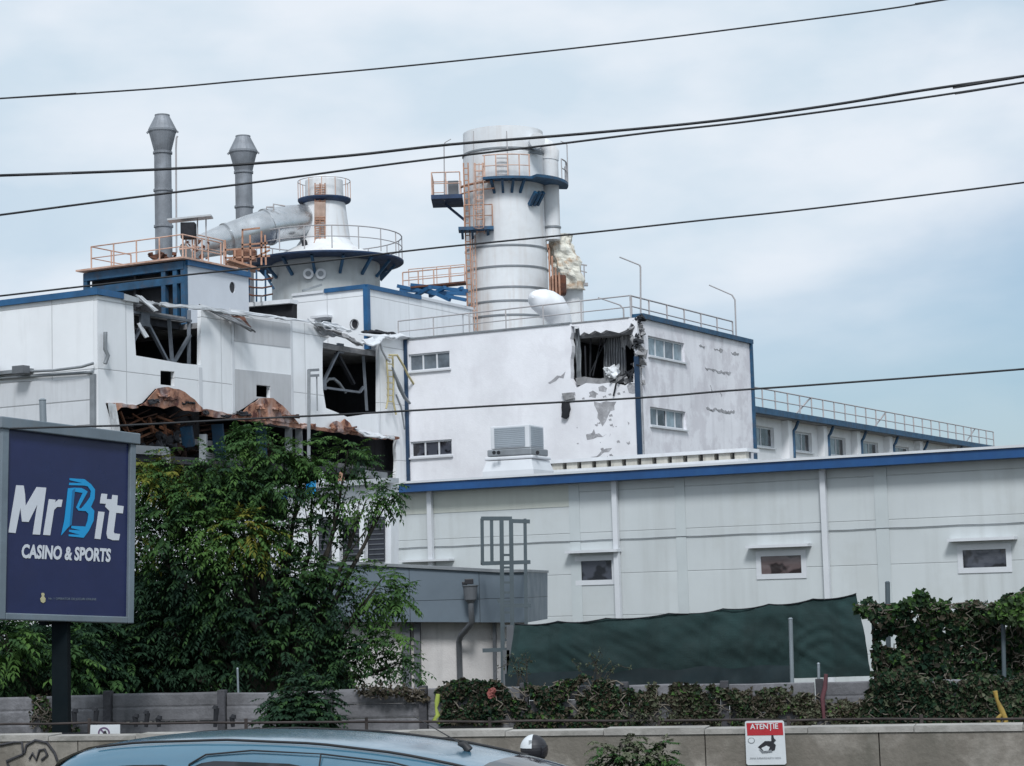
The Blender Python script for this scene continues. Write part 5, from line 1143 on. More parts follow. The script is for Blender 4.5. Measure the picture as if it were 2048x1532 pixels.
#--FRONT--
# ================================================================== concrete plank fence
P_L = at(0, 1386, 27.7); P_R = at(2048, 1352, 25.8)
fl = V((P_L.x, P_L.y, 0)); fr_ = V((P_R.x, P_R.y, 0)); fd = (fr_ - fl).normalized()
FP = Face(fl - fd * 3, fd)
zpt = lambda a: 1.0
# each stretch between posts is one fence thing with planks as pattern parts
pf = thing('plank_fence', 'weathered concrete plank fence behind the low wall', 'fence', FP.P(8, 0))
postx = [-150, 218, 446, 660, 848, 1050, 1250, 1450, 1640, 1800, 1990, 2200]
ztf = [FP.st(x, y)[1] for x, y in ((-150, 1390), (218, 1384), (446, 1382), (660, 1378), (848, 1374), (1050, 1368), (1250, 1366), (1450, 1364), (1640, 1360), (1800, 1358), (1990, 1352), (2200, 1350))]
apx = [FP.st(x, 1400)[0] for x in postx]
rnd = random.Random(5)
for i in range(len(postx) - 1):
    a0, a1 = apx[i], apx[i + 1]; zt0 = (ztf[i] + ztf[i + 1]) / 2 - .02
    if i in (0,): zt0 -= .03
    h = .185; k = 0; z = zt0
    while z > 0.05:
        j = rnd.uniform(-.012, .012); m = MB()
        n = 10; rows = []
        for q in range(n + 1):
            a = a0 + .06 + (a1 - a0 - .12) * q / n; e = .010 * noise.noise(V((a * 2, z, 0)))
            rows.append([FP.P(a, z + e + j, 0.02 + j), FP.P(a, z + e + j, -.05 + j), FP.P(a, z - h + .004, -.05 + j), FP.P(a, z - h + .004, .02 + j), FP.P(a, z - h + .03, .028 + j), FP.P(a, z - .02 + e, .028 + j)])
        m.grid(rows, closed=True, smooth=False); m.face(rows[0]); m.face(rows[-1][::-1]); m.build('plank', m_plank, pf)
        z -= h; k += 1
    m = MB(); m.box(FP.P(a0, (ztf[i] + .015) / 2, .03), fd * .10, FP.n * .14, Z * (ztf[i] + .015)); m.build('post', m_fpost, pf)
# rusty pipe and rods lying in front of the fence
th = thing('rusty_handrail', 'rusty pipe rail with stub uprights just above the low wall', 'rail', at(1000, 1470, 23.6))
wL = at(-200, 1449, 24.6); wR = at(2300, 1436, 22)
n = 30; pts = [wL.lerp(wR, i / n) + Z * .02 * noise.noise(V((i * .7, 0, 0))) for i in range(n + 1)]
m = MB(); m.tube(pts, .014, 8); m.build('pipe', m_drail, th)
m = MB(); m.tube([p - Z * .13 + V((0, .1, 0)) for p in pts], .016, 8); m.build('pipe', m_dark, th)
for i in (1, 5, 9, 12, 15, 19, 22, 25, 28):
    p = pts[i]; m = MB(); m.bar(V((p.x, p.y, .9)), p + Z * .05, .035); m.build('upright', m_drail, th)
for i, (x, h_) in enumerate(((150, 28), (190, 30), (272, 18), (292, 24), (318, 14), (430, 34), (466, 16))):
    o = MB(); y0 = 1450; o.tube([at(x, y0 + 4, 24.4), at(x + (3 if i % 2 else -2), y0 - h_, 24.4)], [.022, .034], 8); o.tube([at(x, y0 - h_ + 2, 24.4), at(x + 2, y0 - h_ - 5, 24.4)], [.04, .025], 8)
    tag(o.build('rusty_bracket', m_dark), ['first rusty stub bracket right of the billboard post', 'tall rusty stub between the billboard post and the pictogram sign', 'left prong of the rusty bracket pair above the car roof', 'right prong of the rusty bracket pair above the car roof', 'low rusty nub right of the bracket pair', 'tallest rusty upright bracket near the second fence post', 'small rusty nub beside the tallest bracket'][i], 'bracket', 'rusty brackets on the pipe rail')
# ================================================================== low wall
wl0 = at(-400, 1472, 23.6); wr0 = at(2500, 1452, 19.6)
LZ = at(1024, 1462, 21.4).z
l0 = V((wl0.x, wl0.y, 0)); r0 = V((wr0.x, wr0.y, 0)); FWl = Face(l0, (r0 - l0)); Lw = (r0 - l0).length
lwz = lambda x: FWl.st(x, 1470 - (x * 15 / 2048))[1]
lwth = thing('low_wall', 'long low stained concrete wall with pale coping along the road', 'wall', FWl.P(Lw / 2, 0))
nseg = 9
for i in range(nseg):
    a0, a1 = Lw * i / nseg, Lw * (i + 1) / nseg
    m = MB(); m.prism(FWl, [(a0 + .006, 0), (a1 - .006, 0), (a1 - .006, LZ - .055), (a0 + .006, LZ - .055)], 0, .25); m.build('panel', m_low, lwth)
k = 15
for i in range(k):
    a0, a1 = Lw * i / k, Lw * (i + 1) / k; dz = .008 * math.sin(i * 3.7)
    m = MB(); m.rect(FWl, a0 + .005, a1 - .005, LZ - .053, LZ + dz, .015, .32); m.build('coping', m_cap, lwth, bevel=.012)
# graffiti strokes on the wall at the lower left (abstract loops)
th_g = MB()
def gpt(x, y): return FWl.px(x, y, .012)
for pp in ([(0, 1490), (30, 1484), (45, 1484), (47, 1508), (14, 1522), (18, 1532)], [(50, 1506), (54, 1490), (72, 1480), (95, 1485), (110, 1505), (116, 1522)], [(60, 1518), (66, 1506), (74, 1520), (80, 1500), (90, 1498), (96, 1510), (84, 1520)]):
    th_g.tube([gpt(x, y) for x, y in pp], .014, 6)
th_g.build('graffiti', m_fpost, lwth)
# cloudy bulge of render repair on the right
# ================================================================== billboard
bu = V((.604, .797, -.045)).normalized()
FBb = Face(at(130, 1050, 25), bu, V((0.01, 0, 1)))
bbd = thing('billboard', 'navy blue casino billboard in a grey metal frame on a dark post', 'billboard', V((at(125, 1300, 25).x, 25, 0)))
cor = PX(FBb, [(2, 845), (270, 878), (265, 1247), (-6, 1239)])
def bl(u, v):
    a = [(cor[0][0] * (1 - u) + cor[1][0] * u) * (1 - v) + (cor[3][0] * (1 - u) + cor[2][0] * u) * v, (cor[0][1] * (1 - u) + cor[1][1] * u) * (1 - v) + (cor[3][1] * (1 - u) + cor[2][1] * u) * v]
    return tuple(a)
m = MB(); m.prism(FBb, [bl(.02, -.01), bl(.98, .0), bl(.98, .985), bl(.02, .985)], -.015, .18); m.build('poster', m_poster, bbd)
for nm, q4, o_ in (('frame_side', ((0, 0), (.05, 0), (.05, 1), (0, 1)), .03), ('frame_side', ((.955, .03), (1, .03), (1, 1), (.955, 1)), .03), ('frame_bottom', ((0.051, .965), (.954, .965), (.954, 1), (.051, 1)), .028), ('frame_top', ((-.02, -.03), (1.02, -.03), (1.02, .03), (-.02, .03)), .06)):
    m = MB(); m.prism(FBb, [bl(*q) for q in q4], o_, .26); m.build(nm, m_bframe, bbd, bevel=.012)
# lettering traced on the poster: polygons in crop pixels (x/3.0625, 780+y/3.0625)
def cp(pts): return [FBb.st(x / 3.0625, 780 + y / 3.0625) for x, y in pts]
def letter(name, pts, m_, o=0.004, t_=.006):
    m = MB(); m.prism(FBb, cp(pts), o - .015 + .004, t_); return m.build(name, m_, bbd)
letter('letter', [(55, 872), (103, 583), (148, 585), (156, 640), (160, 712), (228, 594), (286, 598), (248, 886), (204, 884), (232, 700), (178, 808), (138, 806), (128, 720), (98, 876)], m_ink)
letter('letter', [(268, 887), (303, 668), (343, 672), (340, 690), (362, 670), (386, 672), (378, 716), (352, 716), (334, 734), (310, 890)], m_ink)
letter('letter', [(583, 910), (606, 744), (643, 747), (618, 914)], m_ink)
letter('letter', [(620, 660), (626, 634), (660, 637), (656, 668), (688, 669), (692, 642), (724, 646), (720, 706), (760, 711), (755, 756), (714, 752), (699, 868), (704, 878), (738, 882), (731, 920), (694, 920), (662, 908), (656, 880), (674, 742), (648, 716), (652, 697), (616, 694)], m_ink)
letter('emblem', [(378, 890), (398, 800), (420, 602), (456, 598), (500, 600), (518, 608), (540, 622), (486, 720), (500, 727), (532, 690), (556, 655), (560, 620), (540, 590), (520, 585), (426, 582), (428, 568), (508, 570), (430, 552), (430, 540), (520, 546), (560, 576), (585, 610), (582, 665), (560, 715), (580, 740), (576, 800), (548, 860), (515, 905), (424, 895), (424, 884), (490, 886), (426, 868), (428, 856), (500, 860), (440, 846), (441, 832), (528, 836), (540, 800), (545, 760), (528, 742), (482, 738), (470, 720), (510, 630), (456, 622), (436, 826), (416, 846)], m_cyan)
letter('emblem', [(445, 615), (462, 600), (440, 826), (428, 832)], m_cyand, .008)
a_, b_ = cp([(135, 1030)])[0]; a2, b2 = cp([(682, 1055)])[0]
hgt_ = cp([(160, 948)])[0][1] - cp([(160, 1036)])[0][1]
Fsl = Face(FBb.P(a_, b_), (FBb.P(a2, b2) - FBb.P(a_, b_)).normalized(), V((0.01, 0, 1)))
Lt = (FBb.P(a2, b2) - FBb.P(a_, b_)).length
def fit_text(s, F, L, H, m_, name, parent, bold=.01, shear=0.0, off=.004):
    cu = bpy.data.curves.new('t', 'FONT'); cu.body = s; cu.size = 1; cu.offset = bold; cu.shear = shear; cu.resolution_u = 3
    ob = bpy.data.objects.new('t', cu); COL.objects.link(ob); dg = bpy.context.evaluated_depsgraph_get(); dg.update()
    me = bpy.data.meshes.new_from_object(ob.evaluated_get(dg)); bpy.data.objects.remove(ob)
    xs = [v.co.x for v in me.vertices]; ys = [v.co.y for v in me.vertices]
    sx_, sy_ = L / (max(xs) - min(xs)), H / (max(ys) - min(ys)); x0, y0 = min(xs), min(ys)
    vs = [F.P((v.co.x - x0) * sx_, (v.co.y - y0) * sy_, off) for v in me.vertices]
    mb = MB(); mb.v = [tuple(v) for v in vs]
    for p in me.polygons:
        mb.f.append(list(p.vertices)); mb.uv.append([(0, 0)] * len(p.vertices)); mb.mi.append(0); mb.smooth.append(False)
    bpy.data.meshes.remove(me); return mb.build(name, m_, parent)
fit_text('CASINO & SPORTS', Fsl, Lt, hgt_, m_ink, 'lettering', bbd, .042, .12, -.008)
a_, b_ = cp([(300, 1288)])[0]; a2, b2 = cp([(592, 1292)])[0]
Fs2 = Face(FBb.P(a_, b_), (FBb.P(a2, b2) - FBb.P(a_, b_)).normalized(), V((0.01, 0, 1)))
fit_text('Nr. 1 OPERATOR DE JOCURI ONLINE', Fs2, (FBb.P(a2, b2) - FBb.P(a_, b_)).length, .035, m_bframe, 'small_print', bbd, .01, 0, -.008)
letter('small_mark', [(256, 1250), (262, 1242), (272, 1243), (276, 1252), (272, 1262), (282, 1278), (280, 1296), (268, 1305), (254, 1298), (250, 1280), (260, 1264)], mat('pale_gold_ink', (.45, .42, .25), .5))
m = MB(); m.bar(at(122, 1236, 25.2), V((at(122, 1300, 25.2).x, 25.2, 0)), .19, .19, V((1, 0, 0))); m.build('post', m_post, bbd)
m = MB(); m.bar(FBb.P(*bl(.05, .3), -.3), FBb.P(*bl(.95, .3), -.3), .08); m.bar(FBb.P(*bl(.45, .1), -.3), FBb.P(*bl(.45, 1.02), -.3), .1); m.build('back_brace', m_post, bbd)

# ================================================================== signs
FS = Face(FWl.px(1530, 1490, .05), FWl.u)
sg = thing('warning_sign', 'red and white video surveillance warning sign on the low wall', 'sign', FS.px(1530, 1530))
def sq_(name, pts, m_, o=.01, t_=.006, par=None):
    m = MB(); m.prism(FS, PX(FS, pts), o, t_); return m.build(name, m_, par or sg)
sq_('plate', [(1490, 1444), (1493, 1442), (1565, 1441), (1568, 1444), (1573, 1526), (1570, 1529), (1496, 1530), (1493, 1527)], m_sign, .006, .012)
sq_('red_band', [(1493, 1446), (1565, 1445), (1567, 1470), (1495, 1471)], m_red, .009, .002)
q = FS.st(1501, 1462); q2 = FS.st(1557, 1461); Ft = Face(FS.P(*q), (FS.P(*q2) - FS.P(*q)).normalized())
fit_text('ATENȚIE', Ft, (FS.P(*q2) - FS.P(*q)).length, .075, m_sign, 'lettering', sg, .02, 0, .013)
sq_('camera_symbol', [(1516, 1494), (1530, 1482), (1544, 1482), (1552, 1490), (1550, 1500), (1534, 1506), (1524, 1500)], m_black, .01, .003)
sq_('camera_symbol', [(1523, 1496), (1533, 1491), (1540, 1494), (1537, 1501), (1528, 1502)], m_sign, .012, .001)
sq_('camera_symbol', [(1518, 1498), (1525, 1506), (1545, 1504), (1543, 1499), (1530, 1503)], m_steel, .0125, .002)
sq_('camera_symbol', [(1543, 1470), (1547, 1470), (1548, 1476), (1552, 1480), (1548, 1485), (1543, 1481)], m_black, .0135, .006)
sq_('round_mark', [(1503 + 7 * math.cos(i * .52), 1481 + 6 * math.sin(i * .52)) for i in range(12)], m_steel, .01, .003)
sq_('round_mark', [(1503 + 5.5 * math.cos(i * .52), 1481 + 4.8 * math.sin(i * .52)) for i in range(12)], m_sign, .012, .001)
q = FS.st(1500, 1518); q2 = FS.st(1562, 1517); Ft = Face(FS.P(*q), (FS.P(*q2) - FS.P(*q)).normalized())
fit_text('ZONA SUPRAVEGHEATA VIDEO', Ft, (FS.P(*q2) - FS.P(*q)).length, .016, m_steel, 'small_print', sg, .01, 0, .013)
FS2 = Face(at(208, 1460, 24), V((1, -.08, 0)))
sg2 = thing('pictogram_sign', 'small white sign with a crossed circle showing above the car roof', 'sign', FS2.px(208, 1480))
def s2_(name, pts, m_, o=.004, t_=.004): m = MB(); m.prism(FS2, PX(FS2, pts), o, t_); return m.build(name, m_, sg2)
s2_('plate', [(181, 1450), (240, 1449), (240, 1490), (179, 1490)], m_sign, .0, .01)
ringp = [(208 + 12 * math.cos(i * .3142), 1466 + 12 * math.sin(i * .3142)) for i in range(20)]; inn = [(208 + 9 * math.cos(i * .3142), 1466 + 9 * math.sin(i * .3142)) for i in range(20)]
m = MB(); m.prism(FS2, PX(FS2, ringp), .005, .004, [PX(FS2, inn)]); m.build('ring', m_violet, sg2)
s2_('slash', [(199, 1458), (201, 1456), (217, 1473), (215, 1475)], m_violet, .006)
s2_('figure', [(206, 1470), (208, 1462), (212, 1461), (213, 1465), (216, 1471), (212, 1474)], m_black, .0085)
m = MB(); m.bar(FS2.px(185, 1490, -.03), V((FS2.px(185, 1490).x, FS2.px(185, 1490).y + .03, 0)), .04); m.build('post', m_pg, sg2)

# ================================================================== overhead cables
cables = [('topmost thin overhead cable crossing the upper right corner', [(-60, 201), (0, 197), (300, 178), (512, 159), (760, 137), (1024, 110), (1300, 79), (1500, 54), (1760, 20), (1900, -2), (2100, -30)], 17, .0085),
          ('thick upper cable of the pair, passing over the grey chimneys', [(-60, 353), (0, 351), (250, 342), (467, 330), (700, 311), (900, 289), (1160, 268), (1420, 243), (1650, 212), (1850, 180), (2048, 152), (2110, 142)], 18, .015),
          ('lower cable of the pair, crossing in front of the tower top', [(-60, 438), (0, 430), (250, 397), (500, 366), (800, 326), (1100, 290), (1300, 265), (1480, 245), (1700, 216), (1850, 195), (2048, 165), (2110, 155)], 18.4, .012),
          ('overhead cable crossing the middle of the tower and the vessel deck', [(-60, 599), (0, 592), (200, 569), (400, 547), (620, 525), (850, 498), (1030, 480), (1200, 463), (1400, 441), (1600, 420), (1850, 390), (2048, 365), (2110, 357)], 19, .0105),
          ('lowest overhead cable crossing in front of the blast hole wall', [(20, 857), (240, 851), (470, 839), (700, 828), (1000, 811), (1290, 795), (1450, 782), (1610, 771), (1830, 755), (2048, 738), (2110, 733)], 20, .0125)]
for lab, pts_, Y, r_ in cables:
    pp = [at(x, y, Y) for x, y in pts_]; d0 = (pp[0] - pp[1]).normalized(); d1 = (pp[-1] - pp[-2]).normalized()
    pp = [pp[0] + d0 * 12] + pp + [pp[-1] + d1 * 12]
    # smooth with a spline
    res = []
    for i in range(1, len(pp) - 2):
        for k in range(5):
            t = k / 5; p0, p1, p2, p3 = pp[i - 1], pp[i], pp[i + 1], pp[i + 2]
            res.append(.5 * ((2 * p1) + (p2 - p0) * t + (2 * p0 - 5 * p1 + 4 * p2 - p3) * t * t + (3 * p1 - p0 - 3 * p2 + p3) * t ** 3))
    res = [pp[0]] + res + [pp[-2], pp[-1]]
    if lab.startswith('lowest'): res = res[1:]
    m = MB(); m.tube(res, r_ * .86, 6); tag(m.build('overhead_cable', m_cable), lab, 'cable', 'overhead cables')
#--CAR--
# ================================================================== car (people carrier seen from its right side, front to the right)
CSX, CSY, CSZ = 1.285, 1.05, 1.045; ch = R(-20); CO = V((at(110, 1532, 16.3).x - .08, 17.1, 0)); cX = V((math.cos(ch), math.sin(ch), 0)); cYv = V((-math.sin(ch), math.cos(ch), 0))
car = thing('parked_car', 'metallic blue family car with a roof aerial in front of the low wall', 'car', CO + cX * 2.2)
def CP(x, y, z): return CO + cX * x * CSX + cYv * y * CSY + Z * z * CSZ
# station: x, roof z, roof half width, belt z, body half width, sill z
ST = [(0.0, 1.02, .52, .92, .66, .42), (.08, 1.28, .55, .98, .76, .34), (.22, 1.50, .57, 1.0, .82, .30), (.42, 1.600, .59, 1.01, .85, .28), (.8, 1.645, .61, 1.01, .87, .27), (1.4, 1.665, .62, 1.0, .88, .26), (2.0, 1.635, .62, .99, .88, .26), (2.5, 1.565, .615, .98, .88, .26), (2.8, 1.495, .60, .97, .88, .26), (3.05, 1.425, .59, .965, .88, .26), (3.35, 1.32, .60, .96, .87, .27), (3.68, 1.16, .62, .95, .86, .28), (3.95, 1.005, .64, .93, .84, .29), (4.25, .93, .62, .86, .80, .30), (4.42, .80, .55, .72, .72, .34), (4.48, .62, .5, .58, .66, .38)]
def sec(s_):
    x, zr_, wr_, zb2, wb, zs = s_; k = zr_ - zb2
    half = [(wb * .80, zs - .04), (wb * .97, zs + .02), (wb, zs + .25), (wb * 1.0, zb2 - .12), (wb * .975, zb2), (wr_ + (wb * .96 - wr_) * .55, zb2 + k * .48), (wr_ + .035, zb2 + k * .86), (wr_ - .05, zb2 + k * .96), (wr_ * .6, zb2 + k * .992), (0, zb2 + k)]
    return half
def lerp_st(x):
    for a, b_ in zip(ST, ST[1:]):
        if a[0] <= x <= b_[0]:
            t = (x - a[0]) / (b_[0] - a[0]); return tuple(a[i] * (1 - t) + b_[i] * t for i in range(6))
    return ST[-1]
rows = []
for s_ in ST:
    h_ = sec(s_); ring = [CP(s_[0], -y, z) for y, z in h_] + [CP(s_[0], y, z) for y, z in h_[-2::-1]]
    rows.append(ring)
m = MB(); m.grid(rows, closed=True); m.face(rows[0]); m.face(rows[-1][::-1]); ob = m.build('body', m_car, car)
w_ = ob.modifiers.new('weld', 'WELD'); w_.merge_threshold = .0005
sd = ob.modifiers.new('sub', 'SUBSURF'); sd.levels = 2; sd.render_levels = 2
def side(x, f, side_=-1, off=.012):
    """point on the cabin side: f=0 at the belt, 1 at the roof rail"""
    x_, zr_, wr_, zb2, wb, zs = lerp_st(x); k = zr_ - zb2
    P3 = [(wb * .975, zb2), (wr_ + (wb * .96 - wr_) * .55, zb2 + k * .48), (wr_ + .035, zb2 + k * .86)]
    g = f * 2; i = 0 if g <= 1 else 1; g -= i; y = P3[i][0] * (1 - g) + P3[i + 1][0] * g; z = P3[i][1] * (1 - g) + P3[i + 1][1] * g
    return CP(x, side_ * (y + off), z + .004)
def sidepatch(x0, x1, f0, f1, m_, name, par, tl=0, tr=0, sd_=-1, off=.012, n=10):
    rows = []
    for i in range(n + 1):
        u = i / n; rows.append([side((x0 + tl * v / 5) * (1 - u) + (x1 - tr * v / 5) * u, (f0 + (f1 - f0) * v / 5) - (.10 * (1 - min(1, u * 5)) ** 2 + .10 * (1 - min(1, (1 - u) * 5)) ** 2) * (v / 5), sd_, off) for v in range(6)])
    m = MB(); m.grid(rows); return m.build(name, m_, par)
for sd_ in (-1, 1):
    sidepatch(.50, 1.12, .12, .80, g_car, 'side_window', car, .12, .0, sd_)
    sidepatch(1.2, 2.02, .08, .84, g_car, 'side_window', car, 0, 0, sd_)
    sidepatch(2.1, 3.0, .08, .84, g_car, 'side_window', car, 0, .30, sd_)
    # door seams as raised dark rubber lines
    m = MB()
    for xs in ([(1.16, .0), (1.16, .5), (1.20, .80), (1.30, .93), (1.6, 1.0), (2.05, 1.0), (2.05, .02)], [(2.05, 1.0), (2.5, .99), (2.8, .93), (3.05, .70), (3.3, .35)]):
        m.tube([side(x, f, sd_, .006) for x, f in xs], .007, 6)
    m.build('door_seam', m_rubber, car)
    m = MB(); m.tube([(lambda s_: CP(s_[0], sd_ * (s_[2] - .035), s_[3] + (s_[1] - s_[3]) * .957 + .002))(lerp_st(.5 + i * .13)) for i in range(20)], .011, 6); m.build('roof_ditch', m_rubber, car)
    m = MB(); q = side(3.05, .15, sd_, .12); m.box(q, cX * .12, cYv * .2, Z * .14); mr_ = m.build('wing_mirror', m_car, car, bevel=.03)
    for xw in (.78, 3.62):
        c_ = CP(xw, sd_ * .80, .31); m = MB(); m.tube([c_ - cYv * .1, c_ + cYv * .1], .31, 28); wh = m.build('wheel', m_rubber, car, bevel=.02)
        m = MB(); m.tube([c_ + cYv * sd_ * .09, c_ + cYv * sd_ * .115], .2, 20); m.build('rim', m_alloy, wh)
    m = MB(); m.box(CP(.10, sd_ * .70, .95), cX * .12, cYv * .1, Z * .4); m.build('tail_lamp', m_lampred, car, bevel=.03)
    m = MB(); m.box(CP(4.27, sd_ * .60, .74), cX * .22, cYv * .3, Z * .14); m.build('headlight', m_lampw, car, bevel=.04)
# windscreen and rear window
for nm, xs in (('windscreen', [2.98, 3.1, 3.4, 3.7, 3.9]), ('rear_window', [.07, .12, .22, .33])):
    rows = []
    for x in xs:
        s_ = lerp_st(x); k = s_[1] - s_[3]; w0 = s_[2] - .05
        d_ = .012; sx_ = d_ if nm == 'windscreen' else -d_
        rows.append([CP(x + sx_, -w0, s_[3] + k * .955 + .006), CP(x + sx_, -w0 * .6, s_[1] - k * .006 + .012), CP(x + sx_, 0, s_[1] + .014), CP(x + sx_, w0 * .6, s_[1] - k * .006 + .012), CP(x + sx_, w0, s_[3] + k * .955 + .006)])
    m = MB(); m.grid(rows); m.build(nm, g_car, car)
m = MB(); m.box(CP(4.47, 0, .42), cX * .06, cYv * 1.1, Z * .2); m.build('grille', m_rubber, car, bevel=.02)
# aerial
p = CP(2.72, 0.02, lerp_st(2.72)[1] - .005)
m = MB(); m.tube([p + cX * .05, p + Z * .045 + cX * .01, p + Z * .05 - cX * .04], [.035, .03, .012], 12); ae = m.build('aerial_base', m_rubber, car)
m = MB(); m.tube([p + Z * .045, p + Z * .26 - cX * .40], [.006, .003], 8); m.build('aerial_rod', m_rubber, ae)

# ================================================================== rider behind the car
Yr = 20.2; hp_ = at(1068, 1499, Yr); bx_ = hp_.x
mc = thing('motor_scooter', 'scooter almost hidden behind the blue car under the helmeted rider', 'scooter', V((bx_, Yr, 0)))
for s_ in (-.62, .62):
    m = MB(); c_ = V((bx_ + s_, Yr, .26)); m.tube([c_ - V((0, .06, 0)), c_ + V((0, .06, 0))], .26, 24); w1 = m.build('wheel', m_rubber, mc, bevel=.02)
    m = MB(); m.tube([c_ - V((0, .065, 0)), c_ + V((0, .065, 0))], .14, 16); m.build('rim', m_alloy, w1)
m = MB(); rows = []
for x, z0, z1, wd in ((-.75, .55, .62, .06), (-.6, .42, .72, .14), (-.3, .32, .76, .17), (0, .26, .70, .15), (.15, .24, .34, .16), (.38, .26, .42, .16), (.5, .4, .85, .13), (.62, .55, .80, .05)):
    rows.append([V((bx_ + x, Yr + wd * math.cos(a_ * .785), (z0 + z1) / 2 + (z1 - z0) / 2 * math.sin(a_ * .785))) for a_ in range(8)])
m.grid(rows, closed=True); m.face(rows[0]); m.face(rows[-1][::-1]); m.build('body', m_jacket, mc)
m = MB(); m.tube([V((bx_ + .62, Yr, .3)), V((bx_ + .45, Yr, .98))], .03, 8); m.tube([V((bx_ + .42, Yr - .32, .99)), V((bx_ + .46, Yr, .97)), V((bx_ + .42, Yr + .32, .99))], .018, 8); m.build('handlebar', m_pipe, mc)
def skinbody(name, verts, edges, radii, m_, parent=None, root=0, org=V((0, 0, 0))):
    me = bpy.data.meshes.new(name); me.from_pydata([tuple(V(v) - org) for v in verts], edges, []); o = bpy.data.objects.new(name, me); COL.objects.link(o)
    if parent: o.parent = parent
    else: o.location = org
    ORG[o.name] = org
    sk = o.modifiers.new('skin', 'SKIN'); su = o.modifiers.new('sub', 'SUBSURF'); su.levels = 2; su.render_levels = 2
    for i, r_ in enumerate(radii): me.skin_vertices[0].data[i].radius = (r_, r_) if isinstance(r_, float) else r_
    me.skin_vertices[0].data[root].use_root = True
    me.materials.append(m_); return o
pv = [(0, 0, .80), (.0, 0, 1.0), (.04, 0, 1.2), (.07, 0, 1.30), (.09, 0, 1.36), (.02, -.12, .80), (.38, -.17, .70), (.30, -.17, .33), (.42, -.18, .29), (.02, .12, .80), (.38, .17, .70), (.30, .17, .33), (.42, .18, .29), (.05, -.19, 1.24), (.16, -.24, 1.04), (.36, -.27, 1.02), (.42, -.28, 1.03), (.05, .19, 1.24), (.16, .24, 1.04), (.36, .27, 1.02), (.42, .28, 1.03)]
dz_ = hp_.z - 1.47; pv = [(bx_ - .09 + x, Yr + y, z + dz_ * (1 if z > .9 else 0)) for x, y, z in pv]
pe = [(0, 1), (1, 2), (2, 3), (3, 4), (0, 5), (5, 6), (6, 7), (7, 8), (0, 9), (9, 10), (10, 11), (11, 12), (2, 13), (13, 14), (14, 15), (15, 16), (2, 17), (17, 18), (18, 19), (19, 20)]
pr = [.16, .15, .15, .07, .06, .10, .075, .055, .045, .10, .075, .055, .045, .07, .055, .04, .035, .07, .055, .04, .035]
me = bpy.data.meshes.new('person'); porg = V((bx_, Yr, 0))
pers = skinbody('person', pv, pe, pr, m_jacket, None, 0, porg)
tag(pers, 'person in a black and white helmet riding behind the blue car', 'person')
ORG[pers.name] = porg
m = MB(); prof = []
for i in range(15):
    a_ = -1.25 + (math.pi / 2 + 1.25) * i / 14; prof.append((max(.001, .132 * math.cos(a_)), hp_.z + .142 * math.sin(a_)))
m.lathe(bx_, Yr, prof, 28); hm = m.build('helmet', m_black, pers)
for o_ in (0,):
    rows = []
    for i in range(9):
        a_ = R(8 + i * 9.8)   # pale panel over the crown
        rows.append([V((bx_ + .136 * math.cos(R(t)) * math.cos(a_) * 1.01, Yr + .136 * math.sin(R(t)) * math.cos(a_), hp_.z + .146 * math.sin(a_))) for t in range(-250, -95, 10)])
    m = MB(); m.grid(rows); m.build('pale_panel', m_sign, hm)
m = MB(); q = V((bx_ - .035, Yr - .118, hp_.z + .075)); m.box(q, (.03, .006, 0), (0, .008, .005), (0, -.022, .055)); m.build('white_patch', m_sign, hm)
m = MB(); rows = [[V((bx_ + .14 * math.cos(R(t)) * math.cos(R(e)), Yr + .14 * math.sin(R(t)) * math.cos(R(e)), hp_.z + .145 * math.sin(R(e)))) for t in range(-58, 59, 10)] for e in (-28, -14, 0, 14)]
m.grid(rows); m.build('visor', g_car, hm)
#--GREEN--
# ================================================================== vegetation
class Leaves:
    def __init__(s): s.m = MB()
    def leaf(s, p, d, up, L, W, mi):
        """a folded leaf: two faces sharing the midrib"""
        sd = d.cross(up)
        if sd.length < 1e-4: sd = V((1, 0, 0))
        sd.normalize(); nrm = sd.cross(d).normalized()
        b = len(s.m.v); t = p + d * L; c = p + d * L * .45
        s.m.v += [tuple(p), tuple(c + sd * W + nrm * W * .35), tuple(t - nrm * L * .12), tuple(c - sd * W + nrm * W * .35), tuple(c)]
        for f in ((b, b + 1, b + 4), (b + 1, b + 2, b + 4), (b + 2, b + 3, b + 4), (b + 3, b, b + 4)):
            s.m.f.append(list(f)); s.m.uv.append([(0, 0)] * 3); s.m.mi.append(mi); s.m.smooth.append(False)
    def spray(s, p, d, L, mi, rnd, n=6, ll=.11, lw=.024):
        d = d.normalized(); side = d.cross(Z)
        if side.length < .05: side = V((1, 0, 0))
        side.normalize()
        for i in range(n):
            t = (i + .6) / n; q = p + d * L * t - Z * (L * .45 * t * t)
            dd = (d - Z * .9 * t).normalized()
            for sg_ in (-1, 1):
                ld = (side * sg_ * .8 + dd * .55 - Z * rnd.uniform(.1, .5)).normalized()
                s.leaf(q, ld, Z + d * .2, ll * rnd.uniform(.75, 1.15), lw * rnd.uniform(.8, 1.2), mi)
        s.leaf(p + d * L - Z * L * .45, (d - Z * .8).normalized(), Z, ll, lw, mi)
def rdir(rnd):
    while True:
        v = V((rnd.uniform(-1, 1), rnd.uniform(-1, 1), rnd.uniform(-1, 1)))
        if .05 < v.length < 1: return v.normalized()
